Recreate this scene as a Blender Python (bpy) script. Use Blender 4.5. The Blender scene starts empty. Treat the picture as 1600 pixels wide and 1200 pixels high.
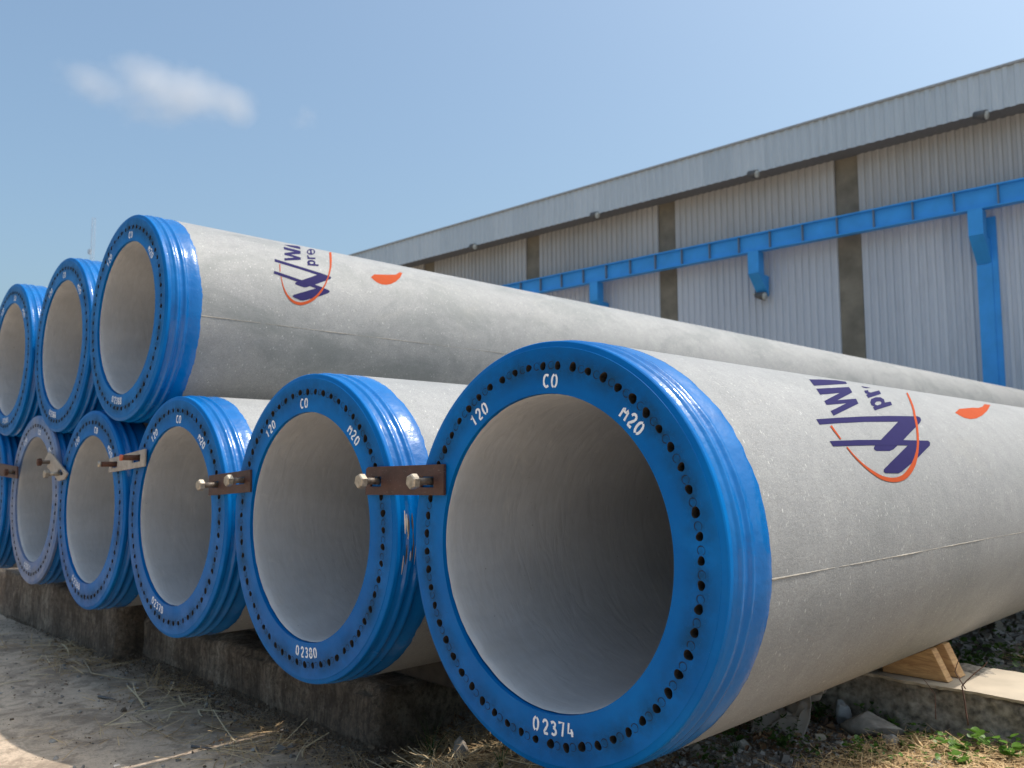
import bpy, bmesh, math, random, json
import numpy as np
from mathutils import Vector, Matrix, noise
from mathutils.geometry import tessellate_polygon

SC = bpy.context.scene
COL = SC.collection
R = math.radians
PI = math.pi
rng = np.random.RandomState(7)
random.seed(7)

# ------------------------------------------------------------------ camera, sky, sun, exposure
CAM_LOC = Vector((1.6940, -1.7684, 0.8397))
yaw, pitch, roll = 0.799339, 0.0962706, -0.003134
fw = Vector((-math.sin(yaw)*math.cos(pitch), math.cos(yaw)*math.cos(pitch), math.sin(pitch)))
rt = Vector((math.cos(yaw), math.sin(yaw), 0)); up = rt.cross(fw)
rt2 = rt*math.cos(roll)+up*math.sin(roll); up2 = -rt*math.sin(roll)+up*math.cos(roll)
cam = bpy.data.cameras.new('camera'); cam_o = bpy.data.objects.new('camera', cam); COL.objects.link(cam_o)
cam_o.matrix_world = Matrix(((rt2.x, up2.x, -fw.x, CAM_LOC.x), (rt2.y, up2.y, -fw.y, CAM_LOC.y), (rt2.z, up2.z, -fw.z, CAM_LOC.z), (0, 0, 0, 1)))
cam.sensor_width = 36.0
cam.lens = 1323.66/1600*36
cam.clip_start = 0.05; cam.clip_end = 6000
cam.dof.use_dof = True; cam.dof.focus_distance = 2.6; cam.dof.aperture_fstop = 4.5
SC.camera = cam_o

SUN_EL, SUN_AZ = R(65.3), R(42.0)       # azimuth from +Y towards +X
world = bpy.data.worlds.new('World'); SC.world = world; world.use_nodes = True
nt = world.node_tree; nt.nodes.clear()
sky = nt.nodes.new('ShaderNodeTexSky'); sky.sky_type = 'NISHITA'; sky.sun_disc = False
sky.sun_elevation = SUN_EL; sky.sun_rotation = SUN_AZ; sky.altitude = 0
sky.air_density = 1.1; sky.dust_density = 5.0; sky.ozone_density = 4.0
bg = nt.nodes.new('ShaderNodeBackground'); bg.inputs['Strength'].default_value = 0.135
wo = nt.nodes.new('ShaderNodeOutputWorld')
tint = nt.nodes.new('ShaderNodeMix'); tint.data_type = 'RGBA'; tint.blend_type = 'MULTIPLY'; tint.inputs[0].default_value = 1.0
tint.inputs[7].default_value = (0.98, 1.04, 0.96, 1)          # hazy, slightly greener air over the whole sky
nt.links.new(sky.outputs[0], tint.inputs[6]); nt.links.new(tint.outputs[2], bg.inputs[0]); nt.links.new(bg.outputs[0], wo.inputs[0])
sl = bpy.data.lights.new('sun', 'SUN'); sl.energy = 2.25; sl.angle = R(0.5); sl.color = (1.0, 0.94, 0.87)
so = bpy.data.objects.new('sun', sl); COL.objects.link(so)
sdir = Vector((math.sin(SUN_AZ)*math.cos(SUN_EL), math.cos(SUN_AZ)*math.cos(SUN_EL), math.sin(SUN_EL)))
so.rotation_euler = sdir.to_track_quat('Z', 'Y').to_euler(); so.location = (0, 0, 30)
SC.view_settings.view_transform = 'Standard'; SC.view_settings.look = 'None'
SC.view_settings.gamma = 1.0; SC.view_settings.use_curve_mapping = False
SC.view_settings.exposure = 0.6

# ------------------------------------------------------------------ materials
class NM:
    def __init__(s, name):
        s.m = bpy.data.materials.new(name); s.m.use_nodes = True
        s.t = s.m.node_tree; s.b = s.t.nodes['Principled BSDF']
    def n(s, kind, **kw):
        x = s.t.nodes.new(kind)
        for k, v in kw.items():
            if k in x.inputs: x.inputs[k].default_value = v
            else: setattr(x, k, v)
        return x
    def l(s, a, b): s.t.links.new(a, b)
    def coord(s, out='Object', scale=(1, 1, 1)):
        c = s.n('ShaderNodeTexCoord'); mp = s.n('ShaderNodeMapping'); mp.inputs['Scale'].default_value = scale
        oi = s.n('ShaderNodeObjectInfo'); w = s.n('ShaderNodeMath', operation='MULTIPLY'); w.inputs[1].default_value = 23.0
        s.l(oi.outputs['Random'], w.inputs[0]); s.l(w.outputs[0], mp.inputs['Location'])
        s.l(c.outputs[out], mp.inputs['Vector']); return mp.outputs[0]
    def noise(s, vec, scale, detail=4, rough=0.55, dist=0.0):
        x = s.n('ShaderNodeTexNoise'); x.inputs['Scale'].default_value = scale; x.inputs['Detail'].default_value = detail
        x.inputs['Roughness'].default_value = rough; x.inputs['Distortion'].default_value = dist
        s.l(vec, x.inputs['Vector']); return x.outputs['Fac']
    def ramp(s, fac, stops):
        r = s.n('ShaderNodeValToRGB'); cr = r.color_ramp
        while len(cr.elements) < len(stops): cr.elements.new(0.5)
        for e, (p, c) in zip(cr.elements, stops):
            e.position = p; e.color = (c, c, c, 1) if isinstance(c, (int, float)) else (*c, 1)
        s.l(fac, r.inputs[0]); return r.outputs[0]
    def mix(s, fac, a, b, mode='MIX'):
        x = s.n('ShaderNodeMix', data_type='RGBA', blend_type=mode)
        for v, sock in ((fac, x.inputs[0]), (a, x.inputs[6]), (b, x.inputs[7])):
            if hasattr(v, 'links'): s.l(v, sock)
            elif isinstance(v, (int, float)): sock.default_value = v
            else: sock.default_value = (*v, 1)
        return x.outputs[2]
    def math(s, op, a, b=0.0):
        x = s.n('ShaderNodeMath', operation=op)
        for v, sock in ((a, x.inputs[0]), (b, x.inputs[1])):
            if hasattr(v, 'links'): s.l(v, sock)
            else: sock.default_value = v
        return x.outputs[0]
    def bump(s, h, strength=0.3, dist=0.01, prev=None):
        x = s.n('ShaderNodeBump'); x.inputs['Strength'].default_value = strength; x.inputs['Distance'].default_value = dist
        s.l(h, x.inputs['Height'])
        if prev: s.l(prev, x.inputs['Normal'])
        return x.outputs[0]
    def set(s, base=None, rough=None, normal=None, metal=None, spec=None, coat=None):
        for k, v in (('Base Color', base), ('Roughness', rough), ('Normal', normal), ('Metallic', metal), ('Specular IOR Level', spec), ('Coat Weight', coat)):
            if v is None: continue
            if hasattr(v, 'links'): s.l(v, s.b.inputs[k])
            elif isinstance(v, (int, float)): s.b.inputs[k].default_value = v
            else: s.b.inputs[k].default_value = (*v, 1)
        return s.m

def mat_plain(name, col, rough=0.6, metal=0.0, var=0.15, scale=20, spec=None):
    k = NM(name); v = k.coord()
    f = k.noise(v, scale, 5)
    a = tuple(c*(1-var) for c in col); b = tuple(min(1, c*(1+var)) for c in col)
    base = k.ramp(f, [(0.3, a), (0.7, b)])
    return k.set(base, rough, k.bump(f, 0.15, 0.003), metal, spec)

def mat_blue(name, fade=0.0, face=True):
    k = NM(name); v = k.coord()
    big = k.noise(v, 3.0, 5, 0.6); fine = k.noise(v, 60, 4)
    base = k.mix(k.ramp(big, [(0.35, 0.0), (0.7, 1.0)]), (0.0, 0.118, 0.385), (0.0, 0.160, 0.48))
    if face:                      # grime and drips gathered round the ring of wire holes
        c = k.n('ShaderNodeTexCoord'); sx = k.n('ShaderNodeSeparateXYZ'); k.l(c.outputs['Object'], sx.inputs[0])
        rr = k.math('SQRT', k.math('ADD', k.math('MULTIPLY', sx.outputs[0], sx.outputs[0]), k.math('MULTIPLY', sx.outputs[2], sx.outputs[2])))
        band = k.math('SUBTRACT', 1.0, k.math('MULTIPLY', k.math('ABSOLUTE', k.math('SUBTRACT', rr, 0.529)), 17.0))
        g = k.math('MULTIPLY', k.math('MAXIMUM', band, 0.0), k.ramp(k.noise(v, 9, 8, 0.75), [(0.36, 0.0), (0.62, 1.0)]))
        base = k.mix(k.math('MULTIPLY', g, 0.9), base, (0.008, 0.045, 0.085))
        chip = k.ramp(k.noise(v, 55, 7, 0.85, 0.4), [(0.69, 0.0), (0.71, 1.0)])
        base = k.mix(k.math('MULTIPLY', chip, 0.8), base, (0.10, 0.085, 0.07))
        sc = k.ramp(k.noise(k.coord(scale=(1, 1, 5)), 38, 5, 0.75, 0.6), [(0.66, 0.0), (0.72, 1.0)])
        base = k.mix(k.math('MULTIPLY', sc, 0.55), base, (0.015, 0.045, 0.08))
        dust = k.ramp(k.noise(v, 7, 8, 0.75), [(0.55, 0.0), (0.85, 0.2)])
        base = k.mix(dust, base, (0.02, 0.17, 0.36))
    else:
        sc = k.ramp(k.noise(k.coord(scale=(1, 6, 1)), 26, 6, 0.8, 0.4), [(0.70, 0.0), (0.76, 1.0)])
        base = k.mix(k.math('MULTIPLY', sc, 0.5), base, (0.10, 0.24, 0.42))
        dr = k.ramp(k.noise(v, 5, 7, 0.7), [(0.5, 0.0), (0.85, 0.35)])
        base = k.mix(dr, base, (0.02, 0.10, 0.24))
    if fade:
        base = k.mix(k.ramp(k.noise(v, 4, 6, 0.7), [(0.25, 0.0), (0.6, fade)]), base, (0.36, 0.35, 0.36))
    rg = k.ramp(k.noise(v, 9, 5), [(0.3, 0.13 if not face else 0.34), (0.75, 0.30 if not face else 0.55)])
    wav = k.noise(v, 16, 3, 0.5)
    nb = k.bump(fine, 0.12, 0.004); nb = k.bump(wav, 0.35 if not face else 0.12, 0.012, nb)
    return k.set(base, rg, nb, spec=0.5 if not face else 0.12)

def mat_shaft(name='spun_concrete', blotch_amt=0.22):
    k = NM(name); v = k.coord()
    big = k.noise(v, 1.3, 6, 0.6); mid = k.noise(v, 12, 8, 0.75); fine = k.noise(k.coord(scale=(1, 0.55, 1)), 125, 4, 0.75); g2 = k.noise(v, 300, 2, 0.6)
    base = k.ramp(big, [(0.25, (0.235, 0.238, 0.243)), (0.75, (0.32, 0.322, 0.322))])
    base = k.mix(0.45, base, k.ramp(mid, [(0.3, (0.22, 0.222, 0.226)), (0.7, (0.38, 0.378, 0.37))]))
    base = k.mix(k.ramp(fine, [(0.32, 0.5), (0.50, 0.0)]), base, (0.19, 0.185, 0.175))
    base = k.mix(k.ramp(g2, [(0.56, 0.0), (0.70, 0.55)]), base, (0.62, 0.60, 0.56))
    # dark grey-green blotches with edges of their own, stronger on one upper pile
    blotch = k.ramp(k.noise(k.coord(scale=(1, 0.45, 1)), 2.4, 9, 0.75, 0.5), [(0.48, 0.0), (0.62, blotch_amt)])
    base = k.mix(blotch, base, (0.17, 0.185, 0.18))
    tan = k.ramp(k.noise(k.coord(scale=(1, 0.7, 1)), 3.1, 7, 0.7, 0.8), [(0.58, 0.0), (0.76, 0.2)])
    base = k.mix(tan, base, (0.42, 0.39, 0.33))
    # hair-line circumferential scuffs and pale flecks of grit
    st = k.ramp(k.noise(k.coord(scale=(1, 9, 1)), 42, 5, 0.8, 0.3), [(0.60, 0.0), (0.72, 0.5)])
    base = k.mix(st, base, (0.60, 0.58, 0.54))
    for sc, thr in ((62, 0.15), (34, 0.11)):
        vo = k.n('ShaderNodeTexVoronoi', feature='F1'); vo.inputs['Scale'].default_value = sc; vo.inputs['Randomness'].default_value = 1
        k.l(k.coord(scale=(0.5, 1.4, 0.5)), vo.inputs['Vector'])
        fl = k.ramp(vo.outputs['Distance'], [(thr*0.7, 1.0), (thr*1.15, 0.0)])
        fl = k.math('MULTIPLY', fl, k.ramp(k.noise(v, 17+sc*0.1, 3), [(0.48, 0.0), (0.60, 0.8)]))
        base = k.mix(fl, base, (0.70, 0.685, 0.66))
    nb = k.bump(fine, 0.5, 0.0025); nb = k.bump(mid, 0.25, 0.006, nb)
    return k.set(base, 0.6, nb, spec=0.45)

def mat_inner():
    k = NM('spun_concrete_lining'); v = k.coord(scale=(1, 0.6, 1))
    a = k.noise(v, 3, 7, 0.6, 0.4); s = k.noise(k.coord(scale=(1, 3.5, 0.7)), 18, 6, 0.7)
    base = k.ramp(a, [(0.3, (0.41, 0.42, 0.43)), (0.7, (0.53, 0.54, 0.55))])
    base = k.mix(k.ramp(s, [(0.45, 0.0), (0.75, 0.3)]), base, (0.36, 0.34, 0.31))
    sp = k.ramp(k.noise(k.coord(), 48, 3, 0.6), [(0.72, 0.0), (0.76, 0.6)])
    base = k.mix(sp, base, (0.12, 0.10, 0.085))
    base = k.mix(k.ramp(k.noise(k.coord(scale=(1, 2.2, 1)), 5, 8, 0.75, 1.5), [(0.56, 0.0), (0.66, 0.35)]), base, (0.60, 0.59, 0.56))
    nb = k.bump(s, 0.16, 0.004); nb = k.bump(k.noise(k.coord(scale=(1, 2.0, .8)), 7, 4, 0.5, 1.0), 0.28, 0.012, nb)
    return k.set(base, 0.55, nb)

def mat_steel(name, c0, c1, c2, scuff=0.5, rough=0.5):
    k = NM(name); v = k.coord()
    a = k.noise(v, 22, 7, 0.7); b = k.noise(k.coord(scale=(1, 1, 3)), 45, 6, 0.8, 0.8)
    base = k.ramp(a, [(0.3, c0), (0.65, c1)])
    base = k.mix(k.ramp(b, [(0.60, 0.0), (0.68, scuff)]), base, c2)
    return k.set(base, rough, k.bump(a, 0.4, 0.003), 0.15)

def mat_plinth():
    k = NM('weathered_plinth_concrete'); v = k.coord()
    a = k.noise(v, 2.6, 9, 0.75, 0.3); s = k.noise(k.coord(scale=(9, 2, 1.6)), 3.0, 9, 0.8, 0.25); q = k.noise(v, 34, 7, 0.8)
    base = k.ramp(a, [(0.36, (0.13, 0.095, 0.065)), (0.5, (0.32, 0.245, 0.18)), (0.62, (0.58, 0.48, 0.37))])
    base = k.mix(k.ramp(s, [(0.40, 0.7), (0.58, 0.0)]), base, (0.055, 0.040, 0.029))
    base = k.mix(k.ramp(q, [(0.38, 0.75), (0.52, 0.0)]), base, (0.085, 0.064, 0.047))
    base = k.mix(k.ramp(k.noise(k.coord(scale=(3, 2, 2)), 17, 6, 0.7), [(0.60, 0.0), (0.70, 0.7)]), base, (0.56, 0.48, 0.38))
    return k.set(base, 0.9, k.bump(q, 1.0, 0.03))

def mat_pave():
    k = NM('dusty_concrete_pavement'); v = k.coord()
    a = k.noise(v, 1.7, 8, 0.65, 0.6); b = k.noise(v, 6.5, 8, 0.72, 0.5); c = k.noise(v, 90, 4, 0.7)
    base = k.ramp(a, [(0.3, (0.52, 0.40, 0.29)), (0.7, (0.74, 0.585, 0.43))])
    base = k.mix(k.ramp(b, [(0.42, 0.7), (0.55, 0.0)]), base, (0.26, 0.195, 0.14))
    base = k.mix(k.ramp(c, [(0.3, 0.45), (0.5, 0.0)]), base, (0.10, 0.085, 0.07))
    return k.set(base, 0.88, k.bump(c, 0.3, 0.004, k.bump(b, 0.4, 0.02)))

def mat_dirt():
    k = NM('dry_gritty_soil'); v = k.coord()
    a = k.noise(v, 4, 9, 0.7); b = k.noise(v, 60, 6, 0.8)
    base = k.ramp(a, [(0.3, (0.20, 0.155, 0.115)), (0.7, (0.42, 0.35, 0.27))])
    base = k.mix(k.ramp(b, [(0.4, 0.6), (0.6, 0.0)]), base, (0.11, 0.085, 0.065))
    return k.set(base, 0.95, k.bump(b, 0.9, 0.012))

def mat_random(name, cols, rough=0.8, trans=False):
    """colour picked per loose piece (its own hue), for straw, grit and leaves"""
    k = NM(name); g = k.n('ShaderNodeNewGeometry')
    st = [(i/max(1, len(cols)-1)*0.999, c) for i, c in enumerate(cols)]
    base = k.ramp(g.outputs['Random Per Island'], st)
    base = k.mix(k.ramp(k.noise(k.coord(), 70, 4), [(0.35, 0.4), (0.6, 0.0)]), base, tuple(x*0.55 for x in cols[0]))
    m = k.set(base, rough)
    if trans:
        k.b.inputs['Subsurface Weight'].default_value = 0.0
        tr = k.n('ShaderNodeBsdfTranslucent'); k.l(base, tr.inputs['Color'])
        ms = k.n('ShaderNodeMixShader'); ms.inputs[0].default_value = 0.35
        k.l(k.b.outputs[0], ms.inputs[1]); k.l(tr.outputs[0], ms.inputs[2])
        k.l(ms.outputs[0], k.t.nodes['Material Output'].inputs['Surface'])
    return m

def mat_sheet(name, c0, c1):
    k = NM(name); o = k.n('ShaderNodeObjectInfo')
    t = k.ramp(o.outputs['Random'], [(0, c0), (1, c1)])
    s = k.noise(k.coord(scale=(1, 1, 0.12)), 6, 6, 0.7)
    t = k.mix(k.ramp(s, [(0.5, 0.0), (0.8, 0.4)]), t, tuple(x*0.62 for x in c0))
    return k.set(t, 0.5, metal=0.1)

def mat_wood():
    k = NM('fresh_sawn_softwood'); f = k.noise(k.coord(scale=(2.2, 2.2, 16)), 5, 5, 0.6, 1.2); v = k.coord()
    base = k.ramp(f, [(0.32, (0.46, 0.235, 0.095)), (0.62, (0.70, 0.43, 0.19))])
    base = k.mix(k.ramp(k.noise(v, 9, 4), [(0.45, 0.0), (0.75, 0.45)]), base, (0.34, 0.17, 0.075))
    vo = k.n('ShaderNodeTexVoronoi'); vo.inputs['Scale'].default_value = 8.5; k.l(k.coord(), vo.inputs['Vector'])
    base = k.mix(k.ramp(vo.outputs['Distance'], [(0.05, 0.9), (0.10, 0.0)]), base, (0.12, 0.05, 0.025))
    return k.set(base, 0.65, k.bump(f, 0.2, 0.002))

M = dict(
    face=mat_blue('blue_end_plate_paint'), collar=mat_blue('blue_collar_gloss', face=False),
    face_old=mat_blue('chalky_blue_end_plate', fade=0.55), shaft=mat_shaft(), shaft_blotchy=mat_shaft('spun_concrete_blotchy', 0.55), inner=mat_inner(),
    hole=mat_plain('hole_grime', (0.035, 0.028, 0.022), 0.9, var=0.5, scale=60),
    line=mat_plain('dark_joint', (0.006, 0.018, 0.045), 0.9),
    white=mat_plain('white_stencil_paint', (0.84, 0.86, 0.88), 0.6, var=0.10, scale=50),
    navy=mat_plain('navy_print', (0.024, 0.020, 0.090), 0.8, var=0.05, spec=0.1), orange=mat_plain('orange_print', (0.42, 0.072, 0.022), 0.8, var=0.05, spec=0.1),
    seam=mat_plain('seam_mortar', (0.33, 0.30, 0.255), 0.85, var=0.25, scale=30),
    steel=mat_steel('brown_steel', (0.050, 0.022, 0.016), (0.095, 0.042, 0.030), (0.34, 0.30, 0.27)),
    galv=mat_steel('pale_spattered_steel', (0.30, 0.26, 0.215), (0.48, 0.43, 0.37), (0.14, 0.085, 0.055), 0.9, 0.7),
    bolt=mat_plain('dull_zinc_bolt', (0.42, 0.36, 0.28), 0.4, 0.5, 0.3, 60),
    shank=mat_plain('oily_bolt_thread', (0.14, 0.11, 0.085), 0.5, 0.3, 0.4, 60),
    rust=mat_plain('rusty_bolt', (0.10, 0.042, 0.024), 0.8, 0.1, 0.4, 40),
    redtip=mat_plain('orange_bolt_head_paint', (0.55, 0.13, 0.06), 0.6),
    plinth=mat_plinth(), pave=mat_pave(), dirt=mat_dirt(), wood=mat_wood(),
    timber=mat_plain('tarred_timber', (0.055, 0.044, 0.034), 0.9, var=0.4, scale=12),
    slabface=mat_plain('rough_aggregate', (0.30, 0.26, 0.21), 0.95, var=0.6, scale=38), slab=mat_plain('trowelled_cement', (0.48, 0.405, 0.31), 0.8, var=0.12, scale=6),
    rubble=mat_plain('broken_concrete', (0.27, 0.245, 0.215), 0.9, var=0.35, scale=24),
    cloth=mat_plain('dirty_cloth', (0.40, 0.34, 0.29), 0.95, var=0.15, scale=18),
    wall=mat_sheet('grey_wall_sheet', (0.58, 0.61, 0.66), (0.65, 0.675, 0.72)), wallup=mat_sheet('weathered_shaded_upper_sheet', (0.46, 0.455, 0.44), (0.54, 0.53, 0.51)),  # upper sheets' darker brown-grey holds eave shade as well as weathering
    fascia=mat_sheet('grey_fascia_sheet', (0.53, 0.59, 0.63), (0.60, 0.655, 0.69)),
    trim=mat_plain('grey_trim', (0.36, 0.37, 0.375), 0.6), column=mat_plain('stained_column_concrete', (0.22, 0.195, 0.15), 0.9, var=0.3, scale=1.6),
    crane=mat_plain('sky_blue_steel', (0.045, 0.36, 0.85), 0.5, var=0.10, scale=2), craneedge=mat_plain('dusty_flange_edge', (0.17, 0.22, 0.26), 0.7),
    soffit=mat_plain('dark_soffit', (0.19, 0.19, 0.19), 0.8), lamp=mat_plain('lamp_housing', (0.10, 0.10, 0.10), 0.5), lens=mat_plain('lamp_glass', (0.55, 0.56, 0.52), 0.15), mast=mat_plain('hazed_mast_paint', (0.42, 0.50, 0.60), 0.7),  # mast's pale blue-grey has distance haze mixed into the colour
)

# ------------------------------------------------------------------ object helpers
def link(name, me, m=None, parent=None, loc=None):
    o = bpy.data.objects.new(name, me); COL.objects.link(o)
    if m is not None and me is not None and not me.materials:
        for x in (m if isinstance(m, (list, tuple)) else [m]): me.materials.append(x)
    if parent is not None: o.parent = parent
    if loc is not None: o.location = loc
    return o
def thing(name, label, cat, loc=(0, 0, 0), group=None, rz=0):
    o = link(name, None); o.location = loc; o.rotation_euler = (0, 0, rz); o['label'] = label; o['category'] = cat
    if group: o['group'] = group
    return o
def tag(o, label=None, cat=None, group=None, kind=None):
    for k, v in (('label', label), ('category', cat), ('group', group), ('kind', kind)):
        if v: o[k] = v
    return o
def mesh(name, vs, fs, smooth=False, mi=None):
    me = bpy.data.meshes.new(name); me.from_pydata([tuple(map(float, v)) for v in vs], [], fs)
    if smooth: me.polygons.foreach_set('use_smooth', [True]*len(me.polygons))
    if mi is not None: me.polygons.foreach_set('material_index', mi)
    me.update(); return me
class MB:
    def __init__(s): s.v = []; s.f = []; s.mi = []
    def add(s, vs, fs, mi=0):
        o = len(s.v); s.v += [tuple(v) for v in vs]; s.f += [tuple(i+o for i in f) for f in fs]; s.mi += [mi]*len(fs)
    def box(s, x0, x1, y0, y1, z0, z1, mi=0):
        s.add([(x0, y0, z0), (x1, y0, z0), (x1, y1, z0), (x0, y1, z0), (x0, y0, z1), (x1, y0, z1), (x1, y1, z1), (x0, y1, z1)],
              [(0, 3, 2, 1), (4, 5, 6, 7), (0, 1, 5, 4), (1, 2, 6, 5), (2, 3, 7, 6), (3, 0, 4, 7)], mi)
    def tube(s, pts, rad, n=6, mi=0, cap=True):
        pts = [Vector(p) for p in pts]; rads = rad if isinstance(rad, (list, tuple)) else [rad]*len(pts); vs = []; fs = []
        for i, p in enumerate(pts):
            d = (pts[min(i+1, len(pts)-1)]-pts[max(i-1, 0)]).normalized()
            a = d.orthogonal().normalized() if i == 0 else (a-d*a.dot(d)).normalized(); b = d.cross(a)
            for j in range(n): t = 2*PI*j/n; vs.append(p+(a*math.cos(t)+b*math.sin(t))*rads[i])
        for i in range(len(pts)-1):
            for j in range(n): fs.append((i*n+j, i*n+(j+1) % n, (i+1)*n+(j+1) % n, (i+1)*n+j))
        if cap: fs += [tuple(range(n))[::-1], tuple(range((len(pts)-1)*n, len(pts)*n))]
        s.add(vs, fs, mi)
    def build(s, name, m, parent=None, smooth=False, loc=None):
        return link(name, mesh(name, s.v, s.f, smooth, s.mi if any(s.mi) else None), m, parent, loc)
def bevel(o, w=0.004, seg=2):
    md = o.modifiers.new('bevel', 'BEVEL'); md.width = w; md.segments = seg; md.limit_method = 'ANGLE'; return o
def prism(loops, y0, y1):
    """flat plate in the XZ plane with optional holes, thickness y0..y1"""
    pts = [p for l in loops for p in l]; tri = tessellate_polygon([[Vector((x, z, 0)) for x, z in l] for l in loops])
    n = len(pts); vs = [(x, y0, z) for x, z in pts]+[(x, y1, z) for x, z in pts]
    fs = [tuple(t) for t in tri]+[tuple(i+n for i in t[::-1]) for t in tri]; k = 0
    for l in loops:
        for i in range(len(l)): a = k+i; b = k+(i+1) % len(l); fs.append((a, b, b+n, a+n))
        k += len(l)
    me = mesh('plate', vs, fs); bm = bmesh.new(); bm.from_mesh(me); bmesh.ops.recalc_face_normals(bm, faces=bm.faces); bm.to_mesh(me); bm.free(); return me
def lathe(prof, seg=192, jit=None):
    """profile of (radius, y) spun round the local Y axis"""
    vs = []; fs = []
    for i, (r, y) in enumerate(prof):
        for j in range(seg):
            t = 2*PI*j/seg; dr, dy = jit(i, t) if jit else (0, 0)
            vs.append(((r+dr)*math.cos(t), y+dy, (r+dr)*math.sin(t)))
    for i in range(len(prof)-1):
        for j in range(seg): fs.append((i*seg+j, i*seg+(j+1) % seg, (i+1)*seg+(j+1) % seg, (i+1)*seg+j))
    return vs, fs

# ------------------------------------------------------------------ large structure: ground and pavement
def sm(a, b, x): t = np.clip((x-a)/(b-a), 0, 1); return t*t*(3-2*t)
def ground_h(x, y):
    x = np.asarray(x, float); y = np.asarray(y, float)
    base = -0.50+0.24*sm(-1.62, -0.55, x)
    back = -0.30+0*x
    t = sm(0.75, 1.3, y)*(x < -0.4)+0.0
    h = base*(1-t)+np.maximum(base, back)*t
    return h
def fbm(x, y, sc, amp, o=4): return amp*noise.fractal(Vector((x*sc, y*sc, 3.1)), 1.0, 2.1, o)
def grid_sheet(name, xs, ys, hf, amp, m, fine=None):
    vs = []; nx, ny = len(xs), len(ys)
    for y in ys:
        for x in xs:
            z = float(hf(x, y)); f = fine(x, y) if fine else 1.0
            if f > 0: z += f*(fbm(x, y, 1.6, amp)+fbm(x+9, y, 9, amp*0.45, 3))
            vs.append((x, y, z))
    fs = [(j*nx+i, j*nx+i+1, (j+1)*nx+i+1, (j+1)*nx+i) for j in range(ny-1) for i in range(nx-1)]
    return tag(link(name, mesh(name, vs, fs, True), m), kind='structure')
def lines(a, b, step, far): 
    f = list(np.arange(a, b+1e-6, step)); L = []; d = step; p = a
    while p > -far: d *= 1.35; p -= d; L.append(p)
    Rr = []; d = step; p = f[-1]
    while p < far: d *= 1.35; p += d; Rr.append(p)
    return L[::-1]+f+Rr
fine_w = lambda x, y: 1.0 if (-3 < x < 4 and -3 < y < 8) else 0.4
ground = grid_sheet('ground', lines(-2.2, 1.8, 0.028, 900), lines(-0.3, 4.6, 0.03, 900), lambda x, y: ground_h(x, y)-(0.06 if x < -1.75 and y < 0.7 else 0), 0.022, M['dirt'], fine_w)
def pave_h(x, y): return -0.48-0.012*max(0, -x-5)
pv_x = [-60, -40, -28, -20, -14, -10]+list(np.arange(-8, -1.44, 0.08)); pv_y = [-40, -25, -14, -8, -5, -3, -2]+list(np.arange(-1.4, 0.72, 0.06))
pave = grid_sheet('pavement', pv_x, pv_y, pave_h, 0.003, M['pave'])
for v in pave.data.vertices:                      # broken right-hand edge of the pavement
    if v.co.x > -1.5: v.co.x += 0.05*noise.noise(Vector((v.co.y*6, 0, 0))); v.co.z -= 0.02

# unseen concrete apron on the camera's side, added to bounce sunlight onto the piles
apron = grid_sheet('pavement', [-1.52, -1.2, -0.9, -0.4]+list(np.arange(0, 6, 0.5))+[8, 12, 20, 40], [-40, -25, -14, -8, -5, -3.5, -2.5, -1.8, -1.2, -0.8, -0.45], lambda x, y: -0.235-0.245*(1-float(sm(-1.55, -0.5, x)))+0.004, 0.003, M['pave'])
def rough_block(name, x0, x1, y0, y1, z0, z1, m, label, cat, step=0.04, amp=0.018, edge=0.03, seed=0, group=None):
    bm = bmesh.new()
    nx = max(1, int((x1-x0)/step)); ny = max(1, int((y1-y0)/step)); nz = max(1, int((z1-z0)/step))
    vid = {}
    def vert(i, j, k):
        if (i, j, k) in vid: return vid[i, j, k]
        p = Vector((x0+(x1-x0)*i/nx, y0+(y1-y0)*j/ny, z0+(z1-z0)*k/nz))
        q = p+Vector((seed*7.7, 0, 0))
        n = noise.noise_vector(q*5)*amp+noise.noise_vector(q*19)*amp*0.45
        ed = (i in (0, nx))+(j in (0, ny))+(k == nz)
        c = Vector(((x0+x1)/2, (y0+y1)/2, (z0+z1)/2))
        if ed >= 2:
            cut = edge*max(0.15, 0.6+noise.noise(q*4)+0.6*noise.noise(q*13)); 
            d = Vector((((i == 0)-(i == nx)), ((j == 0)-(j == ny)), -(k == nz))); n += d*cut*0.6
        vid[i, j, k] = bm.verts.new(p+n); return vid[i, j, k]
    def quad(a, b, c, d): bm.faces.new([vert(*a), vert(*b), vert(*c), vert(*d)])
    for i in range(nx):
        for k in range(nz): quad((i, 0, k), (i+1, 0, k), (i+1, 0, k+1), (i, 0, k+1)); quad((i, ny, k), (i, ny, k+1), (i+1, ny, k+1), (i+1, ny, k))
        for j in range(ny): quad((i, j, nz), (i+1, j, nz), (i+1, j+1, nz), (i, j+1, nz)); quad((i, j, 0), (i, j+1, 0), (i+1, j+1, 0), (i+1, j, 0))
    for j in range(ny):
        for k in range(nz): quad((0, j, k), (0, j, k+1), (0, j+1, k+1), (0, j+1, k)); quad((nx, j, k), (nx, j+1, k), (nx, j+1, k+1), (nx, j, k+1))
    me = bpy.data.meshes.new(name); bm.to_mesh(me); bm.free()
    me.polygons.foreach_set('use_smooth', [True]*len(me.polygons))
    return tag(link(name, me, m), label, cat, group)
rough_block('concrete_plinth', -4.36, -1.585, 0.56, 1.45, -0.56, -0.185, M['plinth'], 'dark stained concrete plinth with broken edge under the three nearest small piles', 'plinth', 0.035, 0.022, 0.05, 1)
rough_block('concrete_plinth', -7.9, -4.42, 0.40, 1.45, -0.66, -0.098, M['plinth'], 'paler concrete plinth block at far left, standing proud of the darker one', 'plinth', 0.05, 0.016, 0.03, 2)
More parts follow.
